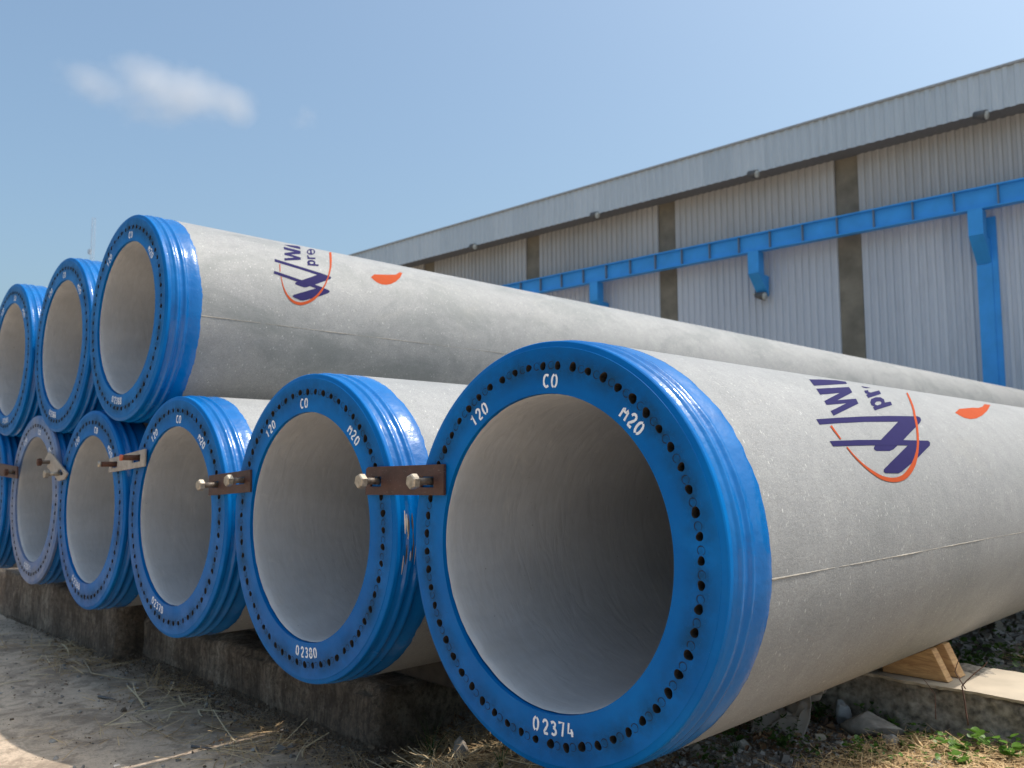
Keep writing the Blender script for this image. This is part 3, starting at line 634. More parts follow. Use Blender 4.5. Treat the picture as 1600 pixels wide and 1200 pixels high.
LOGO = json.loads('''{"1":[{"col":"navy","lift":0,"loops":[[[1.113,64.11],[1.156,64.88],[1.201,65.72],[1.249,66.64],[1.289,67.26],[1.33,67.92],[1.374,68.65],[1.42,69.47],[1.469,70.4],[1.505,70.3],[1.543,70.19],[1.459,65.88],[1.4,64.64],[1.346,63.54],[1.294,62.54],[1.245,61.62],[1.199,60.78],[1.154,59.98],[1.112,59.24],[1.07,58.54],[1.031,57.88],[1.065,60.67]]]},{"col":"navy","lift":0,"loops":[[[1.004,55.57],[1.041,56.12],[1.079,56.69],[1.118,57.28],[1.159,57.91],[1.201,58.57],[1.244,59.26],[1.289,60.0],[1.336,60.78],[1.385,61.62],[1.307,56.52],[1.235,54.43],[1.169,52.57],[1.108,50.89],[1.051,49.34],[1.088,49.8],[1.125,50.29],[1.164,50.79],[1.204,51.31],[1.244,51.84],[1.205,48.72],[1.159,47.57],[1.114,46.48],[1.071,45.44],[1.031,44.46],[0.991,43.52],[0.953,42.61],[0.917,41.75],[0.881,40.92],[0.892,42.97],[0.929,43.9],[0.969,44.86],[1.01,45.88],[1.052,46.94],[1.097,48.07],[1.058,47.61],[1.02,47.16],[0.983,46.73],[0.947,46.32],[0.911,45.91],[0.928,47.94],[0.971,49.11],[1.015,50.34],[1.063,51.67],[1.113,53.09],[1.167,54.64],[1.123,53.97],[1.081,53.33],[1.04,52.72],[1.0,52.13],[0.961,51.56],[0.981,53.48]]]},{"col":"navy","lift":0,"loops":[[[1.582,65.61],[1.616,65.22],[1.651,64.84],[1.576,63.39],[1.553,63.76]]]},{"col":"navy","lift":0,"loops":[[[1.479,59.81],[1.543,61.12],[1.507,59.25],[1.512,58.63],[1.595,60.58],[1.689,62.87],[1.614,58.79],[1.529,56.78],[1.452,55.01],[1.381,53.41],[1.41,55.73],[1.448,56.85],[1.436,57.33]]]},{"col":"navy","lift":0,"loops":[[[1.336,50.35],[1.395,52.89],[1.476,54.83],[1.534,55.4],[1.535,53.97],[1.492,51.6],[1.573,52.82],[1.536,50.39],[1.481,49.33],[1.428,48.33],[1.378,47.38],[1.329,46.48],[1.283,45.61],[1.3,47.33],[1.324,47.89],[1.311,48.57]],[[1.371,50.13],[1.416,51.5],[1.457,52.01],[1.451,51.1],[1.417,49.83],[1.369,48.93],[1.358,49.23]]]},{"col":"navy","lift":0,"loops":[[[0.73,38.8],[0.771,39.13],[0.813,39.47],[0.856,39.83],[0.9,40.19],[0.939,40.48],[0.979,40.78],[1.021,41.08],[1.063,41.4],[1.106,41.72],[1.156,42.03],[1.208,42.35],[1.261,42.68],[1.316,43.03],[1.372,43.38],[1.427,43.63],[1.484,43.89],[1.543,44.16],[1.603,44.44],[1.665,44.73],[1.677,44.05],[1.658,42.69],[1.615,41.16],[1.527,38.74],[1.446,36.51],[1.372,34.45],[1.304,32.53],[1.222,30.35],[1.165,28.77],[1.122,28.05],[1.068,27.99],[1.015,27.94],[1.003,28.29],[1.007,29.0],[1.028,29.89],[1.108,32.17],[1.159,33.69],[1.213,35.29],[1.271,36.99],[1.332,38.79],[1.398,40.72],[1.345,40.47],[1.293,40.23],[1.242,39.99],[1.193,39.76],[1.145,39.54],[1.098,39.32],[1.048,39.0],[1.001,38.69],[0.954,38.38],[0.908,38.09],[0.864,37.8],[0.816,37.42],[0.769,37.05],[0.723,36.7]]]},{"col":"navy","lift":1,"loops":[[[0.714,30.87],[0.754,31.02],[0.794,31.17],[0.836,31.33],[0.878,31.49],[0.922,31.66],[0.963,31.76],[1.005,31.86],[1.048,31.97],[1.092,32.08],[1.137,32.19],[1.183,32.3],[1.224,32.35],[1.266,32.39],[1.309,32.44],[1.353,32.49],[1.398,32.54],[1.444,32.59],[1.491,32.64],[1.539,32.7],[1.543,31.86],[1.521,30.67],[1.453,28.91],[1.389,27.25],[1.329,25.67],[1.277,24.42],[1.228,23.21],[1.18,22.05],[1.135,20.93],[1.099,20.37],[1.048,20.44],[0.998,20.51],[0.989,21.03],[0.999,21.8],[1.038,22.91],[1.078,24.05],[1.121,25.22],[1.165,26.44],[1.211,27.71],[1.259,29.02],[1.31,30.39],[1.261,30.32],[1.213,30.25],[1.167,30.18],[1.121,30.11],[1.076,30.05],[1.033,29.98],[0.993,29.88],[0.954,29.78],[0.916,29.68],[0.879,29.59],[0.842,29.5],[0.806,29.4],[0.76,29.24],[0.715,29.08]]]},{"col":"orange","lift":2,"loops":[[[0.787,36.26],[0.787,35.95],[0.787,35.5],[0.787,34.98],[0.787,34.44],[0.788,33.94],[0.789,33.42],[0.79,32.86],[0.791,32.32],[0.792,31.85],[0.793,31.53],[0.804,31.82],[0.804,32.17],[0.804,32.65],[0.803,33.22],[0.803,33.81],[0.803,34.36],[0.803,34.88],[0.804,35.44],[0.804,35.98],[0.805,36.44],[0.806,36.78]]]},{"col":"orange","lift":2,"loops":[[[0.802,28.87],[0.804,28.43],[0.807,27.81],[0.811,27.09],[0.815,26.36],[0.821,25.68],[0.826,25.05],[0.833,24.42],[0.84,23.8],[0.848,23.21],[0.855,22.64],[0.864,22.11],[0.872,21.6],[0.881,21.11],[0.891,20.65],[0.9,20.21],[0.91,19.79],[0.92,19.39],[0.931,19.0],[0.943,18.65],[0.957,18.34],[0.972,18.08],[0.988,17.87],[1.006,17.69],[1.024,17.58],[1.043,17.54],[1.062,17.58],[1.081,17.68],[1.101,17.86],[1.121,18.13],[1.142,18.5],[1.164,19.01],[1.185,19.61],[1.205,20.28],[1.225,20.97],[1.243,21.66],[1.26,22.36],[1.277,23.09],[1.292,23.83],[1.306,24.58],[1.321,25.34],[1.336,26.13],[1.35,26.95],[1.365,27.78],[1.379,28.62],[1.394,29.47],[1.408,30.32],[1.423,31.17],[1.437,32.04],[1.452,32.95],[1.467,33.91],[1.485,34.96],[1.503,36.1],[1.523,37.29],[1.542,38.49],[1.562,39.65],[1.58,40.77],[1.598,41.88],[1.615,42.96],[1.632,43.99],[1.649,44.97],[1.664,45.84],[1.679,46.63],[1.694,47.39],[1.709,48.21],[1.726,49.15],[1.746,50.23],[1.768,51.41],[1.791,52.7],[1.817,54.08],[1.845,55.56],[1.878,57.28],[1.919,59.33],[1.965,61.59],[2.014,63.85],[2.056,65.75],[2.004,64.3],[1.966,62.55],[1.92,60.42],[1.876,58.27],[1.838,56.32],[1.807,54.7],[1.78,53.31],[1.756,51.99],[1.734,50.77],[1.713,49.65],[1.695,48.63],[1.679,47.76],[1.664,47.0],[1.65,46.27],[1.636,45.48],[1.62,44.58],[1.603,43.59],[1.586,42.57],[1.57,41.53],[1.553,40.47],[1.536,39.4],[1.518,38.29],[1.499,37.12],[1.48,35.96],[1.462,34.85],[1.445,33.82],[1.43,32.88],[1.416,32.0],[1.402,31.17],[1.388,30.35],[1.374,29.54],[1.359,28.73],[1.343,27.93],[1.327,27.15],[1.311,26.4],[1.296,25.68],[1.28,25.0],[1.264,24.34],[1.249,23.71],[1.233,23.12],[1.217,22.54],[1.199,21.94],[1.181,21.33],[1.163,20.76],[1.146,20.27],[1.131,19.9],[1.116,19.61],[1.101,19.38],[1.085,19.2],[1.07,19.08],[1.054,19.0],[1.038,18.98],[1.022,19.02],[1.006,19.12],[0.99,19.26],[0.976,19.43],[0.964,19.65],[0.952,19.92],[0.941,20.23],[0.93,20.58],[0.92,20.95],[0.909,21.34],[0.899,21.75],[0.889,22.18],[0.879,22.64],[0.87,23.13],[0.861,23.65],[0.853,24.21],[0.845,24.8],[0.838,25.4],[0.832,26.0],[0.826,26.65],[0.821,27.37],[0.817,28.08],[0.814,28.69],[0.812,29.13]]]}],"1d":[{"col":"orange","lift":0,"loops":[[[2.209,50.1],[2.213,49.24],[2.218,48.41],[2.231,47.64],[2.245,46.88],[2.275,46.66],[2.305,46.43],[2.356,46.89],[2.409,47.36],[2.488,48.82],[2.574,50.39],[2.684,52.95],[2.81,55.9],[2.962,60.01],[3.176,65.81],[3.125,65.72],[3.074,65.63],[2.874,60.33],[2.74,57.9],[2.689,57.55],[2.64,57.21],[2.581,56.5],[2.524,55.82],[2.469,55.18],[2.416,54.56],[2.364,53.97],[2.283,51.94]]]}],"A":[{"col":"navy","lift":0,"loops":[[[0.842,60.59],[0.873,61.82],[0.906,63.2],[0.934,64.09],[0.963,65.07],[0.974,63.45],[0.945,57.44],[0.924,57.8],[0.903,58.17],[0.882,58.55],[0.862,59.53]]]},{"col":"navy","lift":0,"loops":[[[0.82,56.09],[0.838,55.82],[0.856,55.55],[0.875,55.28],[0.893,55.02],[0.912,54.76],[0.931,54.5],[0.909,49.73],[0.882,48.69],[0.856,47.7],[0.829,46.75],[0.85,46.24],[0.87,45.74],[0.89,45.24],[0.88,42.53],[0.858,41.87],[0.837,41.23],[0.816,40.6],[0.795,39.98],[0.774,39.38],[0.754,38.79],[0.761,41.14],[0.787,42.01],[0.813,42.92],[0.84,43.86],[0.818,44.14],[0.796,44.41],[0.775,44.69],[0.784,47.05],[0.813,48.34],[0.842,49.7],[0.872,51.16],[0.854,51.32],[0.837,51.48],[0.82,51.63],[0.803,51.79]]]},{"col":"navy","lift":0,"loops":[[[1.056,58.27],[1.044,56.25],[1.031,54.47],[1.016,53.02],[1.003,51.97],[0.99,51.35],[0.98,51.19],[0.973,51.48],[0.97,52.23],[0.971,53.39],[0.977,54.92],[0.988,56.76],[1.003,58.81],[1.021,60.91],[1.04,62.84],[1.057,64.24],[1.07,64.68],[1.075,63.98],[1.073,62.4],[1.066,60.39]],[[1.009,56.34],[0.998,54.53],[0.989,53.38],[0.984,53.18],[0.984,54.0],[0.991,55.61],[1.002,57.53],[1.013,59.02],[1.019,59.3],[1.017,58.2]],[[1.049,61.75],[1.061,61.49],[1.04,57.35],[1.027,55.1],[1.011,53.87],[1.028,57.73]]]},{"col":"navy","lift":0,"loops":[[[0.955,49.65],[0.967,49.92],[0.958,47.94],[0.967,47.46],[1.01,48.78],[1.001,46.61],[0.979,46.03],[0.957,45.46],[0.935,44.9],[0.943,46.77],[0.947,48.37]]]},{"col":"navy","lift":0,"loops":[[[0.915,39.7],[0.92,41.67],[0.94,43.82],[0.965,44.95],[0.983,44.39],[0.984,42.64],[0.975,40.85],[1.0,41.36],[0.993,39.47],[0.972,39.14],[0.951,38.82],[0.93,38.5],[0.909,38.19]],[[0.937,41.45],[0.948,42.47],[0.966,42.82],[0.968,41.95],[0.957,40.71],[0.94,40.29]]]},{"col":"navy","lift":0,"loops":[[[0.689,38.81],[0.706,38.48],[0.723,38.15],[0.741,37.83],[0.758,37.51],[0.776,37.18],[0.794,36.86],[0.811,36.54],[0.829,36.22],[0.847,35.9],[0.864,35.61],[0.881,35.31],[0.898,35.02],[0.915,34.72],[0.932,34.43],[0.949,34.13],[0.966,33.84],[0.984,33.55],[1.006,33.04],[1.027,32.54],[1.05,32.04],[1.055,31.27],[1.043,29.85],[1.018,28.58],[0.992,27.31],[0.967,26.08],[0.943,24.88],[0.918,23.7],[0.898,22.85],[0.878,22.0],[0.851,20.7],[0.833,20.5],[0.815,20.82],[0.798,21.15],[0.781,21.47],[0.777,22.13],[0.784,22.99],[0.794,23.45],[0.831,25.29],[0.851,26.25],[0.871,27.23],[0.892,28.24],[0.912,29.27],[0.933,30.33],[0.955,31.41],[0.938,31.72],[0.921,32.03],[0.905,32.34],[0.888,32.66],[0.872,32.97],[0.856,33.28],[0.839,33.6],[0.821,33.88],[0.803,34.17],[0.786,34.46],[0.768,34.74],[0.75,35.03],[0.732,35.32],[0.715,35.61],[0.697,35.9],[0.68,36.19]]]},{"col":"navy","lift":1,"loops":[[[0.655,28.68],[0.671,28.36],[0.687,28.04],[0.703,27.72],[0.719,27.4],[0.735,27.09],[0.751,26.77],[0.767,26.45],[0.784,26.13],[0.8,25.81],[0.817,25.5],[0.834,25.18],[0.851,24.86],[0.868,24.55],[0.886,24.23],[0.903,23.92],[0.921,23.6],[0.941,23.13],[0.962,22.66],[0.985,21.98],[1.009,21.31],[1.015,20.6],[1.008,19.62],[0.988,18.66],[0.967,17.71],[0.947,16.78],[0.927,15.87],[0.905,15.08],[0.884,14.3],[0.862,13.53],[0.841,12.76],[0.82,12.01],[0.799,11.79],[0.783,12.24],[0.768,12.69],[0.752,13.14],[0.747,13.79],[0.758,14.65],[0.778,15.42],[0.797,16.21],[0.817,17.0],[0.837,17.81],[0.857,18.63],[0.877,19.47],[0.898,20.31],[0.919,21.17],[0.902,21.5],[0.886,21.83],[0.869,22.16],[0.85,22.52],[0.832,22.88],[0.813,23.24],[0.794,23.6],[0.778,23.94],[0.761,24.27],[0.745,24.6],[0.728,24.94],[0.712,25.27],[0.695,25.6],[0.679,25.94],[0.663,26.27],[0.647,26.6]]]},{"col":"orange","lift":2,"loops":[[[0.705,34.6],[0.704,34.2],[0.703,33.65],[0.701,33.0],[0.699,32.34],[0.698,31.7],[0.696,31.05],[0.695,30.34],[0.693,29.65],[0.692,29.07],[0.691,28.66],[0.697,28.8],[0.698,29.21],[0.699,29.8],[0.701,30.49],[0.703,31.21],[0.704,31.87],[0.706,32.5],[0.708,33.17],[0.71,33.82],[0.712,34.38],[0.713,34.79]]]},{"col":"orange","lift":2,"loops":[[[0.689,25.19],[0.688,24.49],[0.688,23.51],[0.688,22.39],[0.688,21.25],[0.688,20.2],[0.689,19.22],[0.691,18.24],[0.692,17.29],[0.695,16.37],[0.697,15.53],[0.7,14.75],[0.703,14.03],[0.707,13.35],[0.711,12.71],[0.715,12.11],[0.72,11.53],[0.726,10.99],[0.732,10.48],[0.739,10.03],[0.746,9.64],[0.754,9.33],[0.762,9.08],[0.771,8.9],[0.78,8.8],[0.79,8.8],[0.8,8.92],[0.81,9.13],[0.819,9.43],[0.829,9.78],[0.839,10.18],[0.849,10.64],[0.859,11.16],[0.869,11.73],[0.879,12.36],[0.889,13.03],[0.898,13.73],[0.907,14.48],[0.916,15.28],[0.925,16.14],[0.935,17.08],[0.944,18.12],[0.954,19.24],[0.964,20.43],[0.973,21.68],[0.983,22.98],[0.993,24.32],[1.002,25.72],[1.012,27.19],[1.021,28.72],[1.031,30.31],[1.041,32.01],[1.052,33.82],[1.063,35.72],[1.073,37.66],[1.084,39.57],[1.094,41.44],[1.103,43.29],[1.112,45.16],[1.122,47.12],[1.132,49.26],[1.145,51.86],[1.161,55.02],[1.18,58.67],[1.202,62.73],[1.227,67.01],[1.195,64.36],[1.175,60.96],[1.156,57.36],[1.139,54.01],[1.125,51.08],[1.113,48.66],[1.104,46.63],[1.096,44.77],[1.088,43.02],[1.08,41.29],[1.071,39.53],[1.062,37.68],[1.052,35.79],[1.042,33.93],[1.032,32.15],[1.023,30.49],[1.013,28.94],[1.003,27.44],[0.994,26.02],[0.984,24.66],[0.974,23.37],[0.964,22.14],[0.954,20.95],[0.944,19.82],[0.935,18.77],[0.925,17.82],[0.916,16.97],[0.907,16.19],[0.898,15.49],[0.889,14.83],[0.881,14.22],[0.871,13.63],[0.862,13.08],[0.853,12.58],[0.843,12.14],[0.834,11.75],[0.825,11.41],[0.817,11.12],[0.808,10.89],[0.8,10.72],[0.793,10.62],[0.785,10.59],[0.777,10.62],[0.77,10.71],[0.762,10.86],[0.756,11.07],[0.749,11.34],[0.743,11.69],[0.737,12.1],[0.732,12.56],[0.727,13.05],[0.722,13.56],[0.717,14.1],[0.713,14.69],[0.71,15.33],[0.706,16.03],[0.703,16.81],[0.7,17.67],[0.698,18.58],[0.696,19.52],[0.695,20.46],[0.694,21.48],[0.694,22.6],[0.694,23.71],[0.694,24.69],[0.694,25.38]]]}],"Ad":[{"col":"orange","lift":0,"loops":[[[1.379,38.0],[1.388,36.71],[1.396,35.46],[1.407,34.57],[1.418,33.7],[1.447,33.03],[1.465,33.22],[1.483,33.4],[1.505,34.13],[1.527,34.87],[1.555,36.54],[1.584,38.3],[1.612,40.65],[1.642,43.18],[1.672,46.73],[1.707,50.84],[1.684,51.1],[1.652,48.56],[1.622,46.27],[1.598,45.63],[1.573,45.02],[1.549,44.42],[1.528,43.96],[1.507,43.51],[1.486,43.07],[1.466,42.64],[1.445,42.21],[1.425,41.8],[1.401,39.85]]]}]}''')
shaft_me = shaft_mesh(); shaft_me.materials.append(M['shaft']); shaft_me.materials.append(M['inner'])
shaft_blotchy = shaft_me.copy(); shaft_blotchy.materials[0] = M['shaft_blotchy']
seam_me = [seam_mesh(R(-4.2), 1), seam_mesh(R(176), 5)]
for s_ in seam_me: s_.materials.append(M['seam'])
PILES = [
 (0.0, 0.0, 0.600, 89.5, 'nearest concrete pile at right, its end marked 02374', [('CO', 86), ('120', 124.2), ('M20', 47.6), ('02374', -86)]),
 (-1.2954, -0.0044, 0.6084, 89.4, 'ground row pile second from right, its end marked 02380', [('CO', 92.3), ('120', 126.4), ('M20', 45.8), ('02380', -86)]),
 (-2.5912, 0.0073, 0.5979, 87.0, 'ground row pile third from right with blue chip inside, marked 02370', [('CO', 85), ('120', 122.5), ('M20', 49), ('02370', -107)]),
 (-3.8489, 0.0108, 0.5865, 88.0, 'ground row pile between the pale steel clamp and the tilted clamp', [('CO', 79.7), ('120', 121.4), ('M20', 45.5), ('02368', -109)]),
 (-5.1021, 0.0380, 0.6128, 86.0, 'ground row pile with chalky faded end plate, behind the tilted clamp', [('CO', 80.2), ('120', 121.2), ('M20', 42.7), ('02371', -95.5)]),
 (-6.3950, 0.0200, 0.6100, 85.0, 'leftmost pile of the ground row, cut off by the photo edge', [('CO', 82), ('120', 122), ('M20', 44)]),
 (-3.3533, 0.0048, 1.7026, 88.0, 'rightmost and largest looking pile of the upper row, with printed emblem', [('CO', 84.4), ('120', 126.4), ('M20', 41.8), ('02388', -98)]),
 (-4.6020, 0.0275, 1.6780, 86.5, 'middle pile of the upper row', [('CO', 88), ('120', 125), ('M20', 44), ('02366', -101.6)]),
 (-5.8185, 0.0066, 1.6868, 87.5, 'leftmost pile of the upper row, cut off by the photo edge', [('CO', 78.5), ('120', 122), ('M20', 42), ('02365', -89)]),
]
for i, (px, py, pz, ph, lab, marks) in enumerate(PILES):
    t = thing('concrete_pile', lab, 'concrete pile', (px, py, pz), 'large spun concrete piles with blue ends')
    link('shaft', shaft_me if i != 6 else shaft_blotchy, None, t)
    me = end_plate_mesh(R(ph)); me.materials.append(M['face_old'] if i == 4 else M['face']); me.materials.append(M['hole']); link('end_plate', me, None, t)
    link('collar', collar_mesh(i*1.7), M['collar'], t)
    for s_ in seam_me: link('mould_seam', s_, None, t)
    ring_arcs(R(ph), t)
    for txt, a in marks:
        if len(txt) == 5: face_text(txt, R(a), t, top=False, h=0.036, gaps=0.006 if txt != '02370' else 0)
        else: face_text(txt, R(a), t, h=0.036, w=0.025 if txt == 'CO' else 0.0235)
    if i == 1:                                # paint scraped off the collar where it faces the nearest pile
        b = MB()
        for q in range(16):
            yy = random.uniform(0.03, 0.085); a0 = R(random.uniform(-14, 2)); ln = R(random.uniform(2, 8)); wd = random.uniform(0.0012, 0.004); vs = []
            for j in range(6): aa = a0+ln*j/5; rr = 0.6072+0.0002*q; ww = wd*(1-abs(j-2.5)/3.5)+0.0006*noise.noise(Vector((j*3, q, 0))); vs += [(rr*math.cos(aa), yy-ww, rr*math.sin(aa)), (rr*math.cos(aa), yy+ww, rr*math.sin(aa))]
            b.add(vs, [(2*j, 2*j+1, 2*j+3, 2*j+2) for j in range(5)], q % 3 == 0)
        tag(b.build('paint_scrape', [M['timber'], M['slab']], t), kind='stuff')
    key = {0: '1', 6: 'A'}.get(i)
    if key:
        em = decal(LOGO[key][5], t, 'printed_emblem'); em['label'] = 'navy twin-stroke emblem with orange ellipse and lettering'
        for j, s_ in enumerate(LOGO[key]):
            if j == 5: continue
            decal(s_, em, 'printed_letter' if j < 5 else ('printed_stroke' if s_['col'] == 'navy' else 'printed_ellipse'))
        dd = decal(LOGO[key+'d'][0], t, 'printed_badge'); dd['label'] = 'orange lower part of a round badge'

# ------------------------------------------------------------------ clamps between neighbouring piles
def bolt(parent, x, y0, z, y1, m1='bolt', m2='shank', rad=0.0125, head=True):
    b = MB(); b.tube([(x, y1+0.012, z), (x, y0, z)], rad, 14); s = b.build('bolt', M[m2], parent, True)
    if head:
        b = MB(); hexr = rad*2.05; vs = []
        for yy, rr in ((y1-0.004, 0.86), (y1, 1.0), (y1+0.020, 1.0)):
            for j in range(6): a = PI/3*j+0.35; vs.append((x+hexr*rr*math.cos(a), yy, z+hexr*rr*math.sin(a)))
        fs = [tuple(range(6))]+[(i*6+j, i*6+(j+1) % 6, (i+1)*6+(j+1) % 6, (i+1)*6+j) for i in range(2) for j in range(6)]+[tuple(range(17, 11, -1))]
        b.add(vs, fs); b.build('bolt_head', M[m1], s)
    return s
def clamp(label, loops, m, bolts, yf=-0.014, th=0.011):
    cx = sum(p[0] for p in loops[0])/len(loops[0]); cz = sum(p[1] for p in loops[0])/len(loops[0])
    t = thing('steel_clamp', label, 'clamp', (cx, 0, cz), 'bolted steel clamps joining pile ends')
    me = prism([[(x-cx, z-cz) for x, z in l] for l in loops], yf, yf+th); bevel(link('clamp_plate', me, M[m], t), 0.0015, 2)
    for (x, z, ln, m1, m2, rad) in bolts: bolt(t, x-cx, 0.01, z-cz, -ln, m1, m2, rad, m1 is not None)
    return t

rect = lambda x0, x1, z0, z1: [(x0, z0), (x1, z0), (x1, z1), (x0, z1)]
clamp('brown steel clamp between the nearest pile and the pile marked 02380', [[(-0.866, 0.738), (-0.428, 0.746), (-0.428, 0.846), (-0.852, 0.837), (-0.864, 0.830)], [(-0.838, 0.768), (-0.772, 0.768), (-0.772, 0.803), (-0.822, 0.803)], rect(-0.548, -0.480, 0.770, 0.805)], 'steel',
      [(-0.797, 0.788, 0.088, 'bolt', 'shank', 0.0125), (-0.500, 0.790, 0.090, 'bolt', 'shank', 0.0125)])
clamp('brown steel clamp between piles marked 02380 and 02370', [[(-2.138, 0.706), (-1.732, 0.731), (-1.736, 0.827), (-2.139, 0.799)], [(-2.104, 0.741), (-2.040, 0.745), (-2.040, 0.775), (-2.106, 0.770)], [(-1.885, 0.760), (-1.789, 0.765), (-1.790, 0.796), (-1.886, 0.790)]], 'steel',
      [(-2.056, 0.757, 0.099, 'bolt', 'shank', 0.0125), (-1.797, 0.780, 0.090, 'bolt', 'shank', 0.0125)])
clamp('pale spattered steel clamp with an orange-headed bolt, left of pile 02370', [[(-3.453, 0.807), (-2.923, 0.843), (-2.923, 0.936), (-3.444, 0.889)], [(-3.410, 0.832), (-3.320, 0.838), (-3.320, 0.873), (-3.408, 0.865)], [(-3.100, 0.862), (-2.985, 0.870), (-2.985, 0.908), (-3.100, 0.898)]], 'galv',
      [(-3.349, 0.856, 0.105, None, 'rust', 0.015), (-3.020, 0.890, 0.105, None, 'rust', 0.015)])
for c_, mm in ((-3.349, 'bolt'), (-3.020, 'redtip')):
    cp = [o for o in bpy.data.objects if o.get('label', '').startswith('pale spattered')][0]
    bo = [o for o in cp.children if o.name.startswith('bolt')][0 if mm == 'bolt' else 1]
    b = MB(); xx = c_-cp.location.x; zz = (0.856 if mm == 'bolt' else 0.890)-cp.location.z; b.tube([(xx, -0.0935, zz), (xx, -0.1045, zz)], 0.0165, 14); b.build('bolt_head', M[mm], bo, True)
clamp('pale tilted steel clamp hanging askew between two left piles', [[(-4.600, 0.945), (-4.494, 0.915), (-4.193, 0.799), (-4.246, 0.762), (-4.375, 0.750), (-4.476, 0.794), (-4.625, 0.842), (-4.590, 0.876), (-4.690, 0.886)], [(-4.40, 0.800), (-4.30, 0.785), (-4.27, 0.800), (-4.32, 0.822), (-4.36, 0.828)]], 'galv',
      [(-4.565, 0.874, 0.085, 'rust', 'shank', 0.0125), (-4.3600, 0.797, 0.098, 'bolt', 'bolt', 0.0135)])
clamp('dark brown steel clamp at the left photo edge', [[(-5.83, 0.775), (-5.325, 0.757), (-5.342, 0.846), (-5.84, 0.872)], [(-5.50, 0.790), (-5.38, 0.786), (-5.38, 0.812), (-5.50, 0.816)]], 'steel', [(-5.47, 0.803, 0.06, 'rust', 'shank', 0.0125)])

# ------------------------------------------------------------------ wooden wedges on the bearing block
def wedge(y0, y1, dx, label, s=1.0):
    zt = -0.0395; R2 = 0.607
    xs = np.linspace(0.135, 0.322+dx, 9); top = [(x, max(zt+0.002, 0.600-math.sqrt(R2*R2-x*x))) for x in xs]
    pts = [(0.128, zt)]+[(0.394+dx, zt)]+[(0.385+dx, zt+0.012)]+[(xs[-1]+0.012, top[-1][1]-0.004)]+[(x, z-0.001) for x, z in top[::-1]]
    o = link('wooden_wedge', prism([pts], y0, y1), M['wood']); bevel(o, 0.0018, 1)
    return tag(o, label, 'wedge', 'wooden wedges under the nearest pile')
wedge(1.955, 2.010, 0.0, 'front sawn wooden wedge chocking the nearest pile, knot in its face')
wedge(2.070, 2.135, 0.008, 'rear sawn wooden wedge chocking the nearest pile, behind the knotty one')

# ------------------------------------------------------------------ rubble, rag, twigs
def stone(name, label, cat, loc, size, m, seed, group=None, flat=0.6, rz=0.0, parent=None, rough=0.35):
    bm = bmesh.new(); bmesh.ops.create_icosphere(bm, subdivisions=4, radius=1)
    for v in bm.verts:
        p = v.co.copy(); q = p+Vector((seed*3.1, seed, 0))
        # chop into facets
        for k in range(7):
            rnd = random.Random(seed*31+k); nn = Vector((rnd.uniform(-1, 1), rnd.uniform(-1, 1), rnd.uniform(-0.6, 1))).normalized(); d = p.dot(nn)-0.62
            if d > 0: p -= nn*d
        p += q.normalized()*0+Vector(noise.noise_vector(q*2.3))*0.10*rough*2+Vector(noise.noise_vector(q*8))*0.05*rough*2
        v.co = Vector((p.x*size[0], p.y*size[1], p.z*size[2]))
    me = bpy.data.meshes.new(name); bm.to_mesh(me); bm.free(); me.polygons.foreach_set('use_smooth', [True]*len(me.polygons))
    o = link(name, me, m, parent, loc); o.rotation_euler = (0.1, 0.05, rz)
    if not parent: tag(o, label, cat, group)
    return o
def gz(x, y): return float(ground_h(x, y))+fbm(x, y, 1.6, 0.022)+fbm(x+9, y, 9, 0.01, 3)
stone('concrete_chunk', 'flat broken chunk of grey concrete lying below the bearing block', 'rubble', (0.165, 1.74, gz(0.165, 1.74)+0.055), (0.135, 0.085, 0.052), M['rubble'], 21, rz=0.15, rough=0.12)
stone('stone', 'dark shard of stone leaning behind the concrete chunk', 'stone', (0.02, 1.80, gz(0.02, 1.8)+0.05), (0.03, 0.05, 0.075), M['trim'], 5)
stone('stone', 'pale pointed stone standing in dry grass left of the nearest pile', 'stone', (-0.93, 0.50, gz(-0.93, 0.5)+0.045), (0.042, 0.03, 0.065), M['rubble'], 8)
stone('stone', 'white angular pebble below the dirty rag', 'stone', (0.03, 1.56, gz(0.03, 1.56)+0.014), (0.028, 0.02, 0.016), M['slab'], 9)
stone('stone', 'dark flat stone right beneath the concrete chunk', 'stone', (0.25, 1.70, gz(0.25, 1.7)+0.015), (0.045, 0.035, 0.03), M['trim'], 12)
# crumpled rag: a cloth sheet heaped up under the pile
vs = []; n = 46
for j in range(n):
    for i in range(n):
        u, v = i/(n-1), j/(n-1); x = -0.235+0.215*u+0.03*v; y = 1.47+0.17*v+0.05*u
        f1 = math.sin(u*17+3.2*noise.noise(Vector((u*2, v*2, 1)))*2.5+v*4); f2 = noise.noise(Vector((u*2.6, v*2.6, 4))); f3 = noise.noise(Vector((u*7, v*7, 8)))
        rise = (0.03+0.16*u**1.3)*math.sin(min(1, v*1.15)*PI*0.62)
        z = gz(x, y)+0.010+rise+0.014*f1*(0.4+0.6*v)+0.035*f2+0.012*f3
        vs.append((x+0.02*noise.noise(Vector((u*5, v*5, 9)))+0.012*math.cos(v*9+u*5), y+0.02*f2, z))
fs = [(j*n+i, j*n+i+1, (j+1)*n+i+1, (j+1)*n+i) for j in range(n-1) for i in range(n-1) if noise.noise(Vector((i*0.13, j*0.13, 3)))-0.9*max(0, (abs(i-n/2)+abs(j-n/2))/n-0.62) > -0.62]
rag = link('rag', mesh('rag', vs, fs, True), M['cloth']); tag(rag, 'crumpled grey-brown rag lying in weeds under the nearest pile', 'rag'); md = rag.modifiers.new('solid', 'SOLIDIFY'); md.thickness = 0.0025

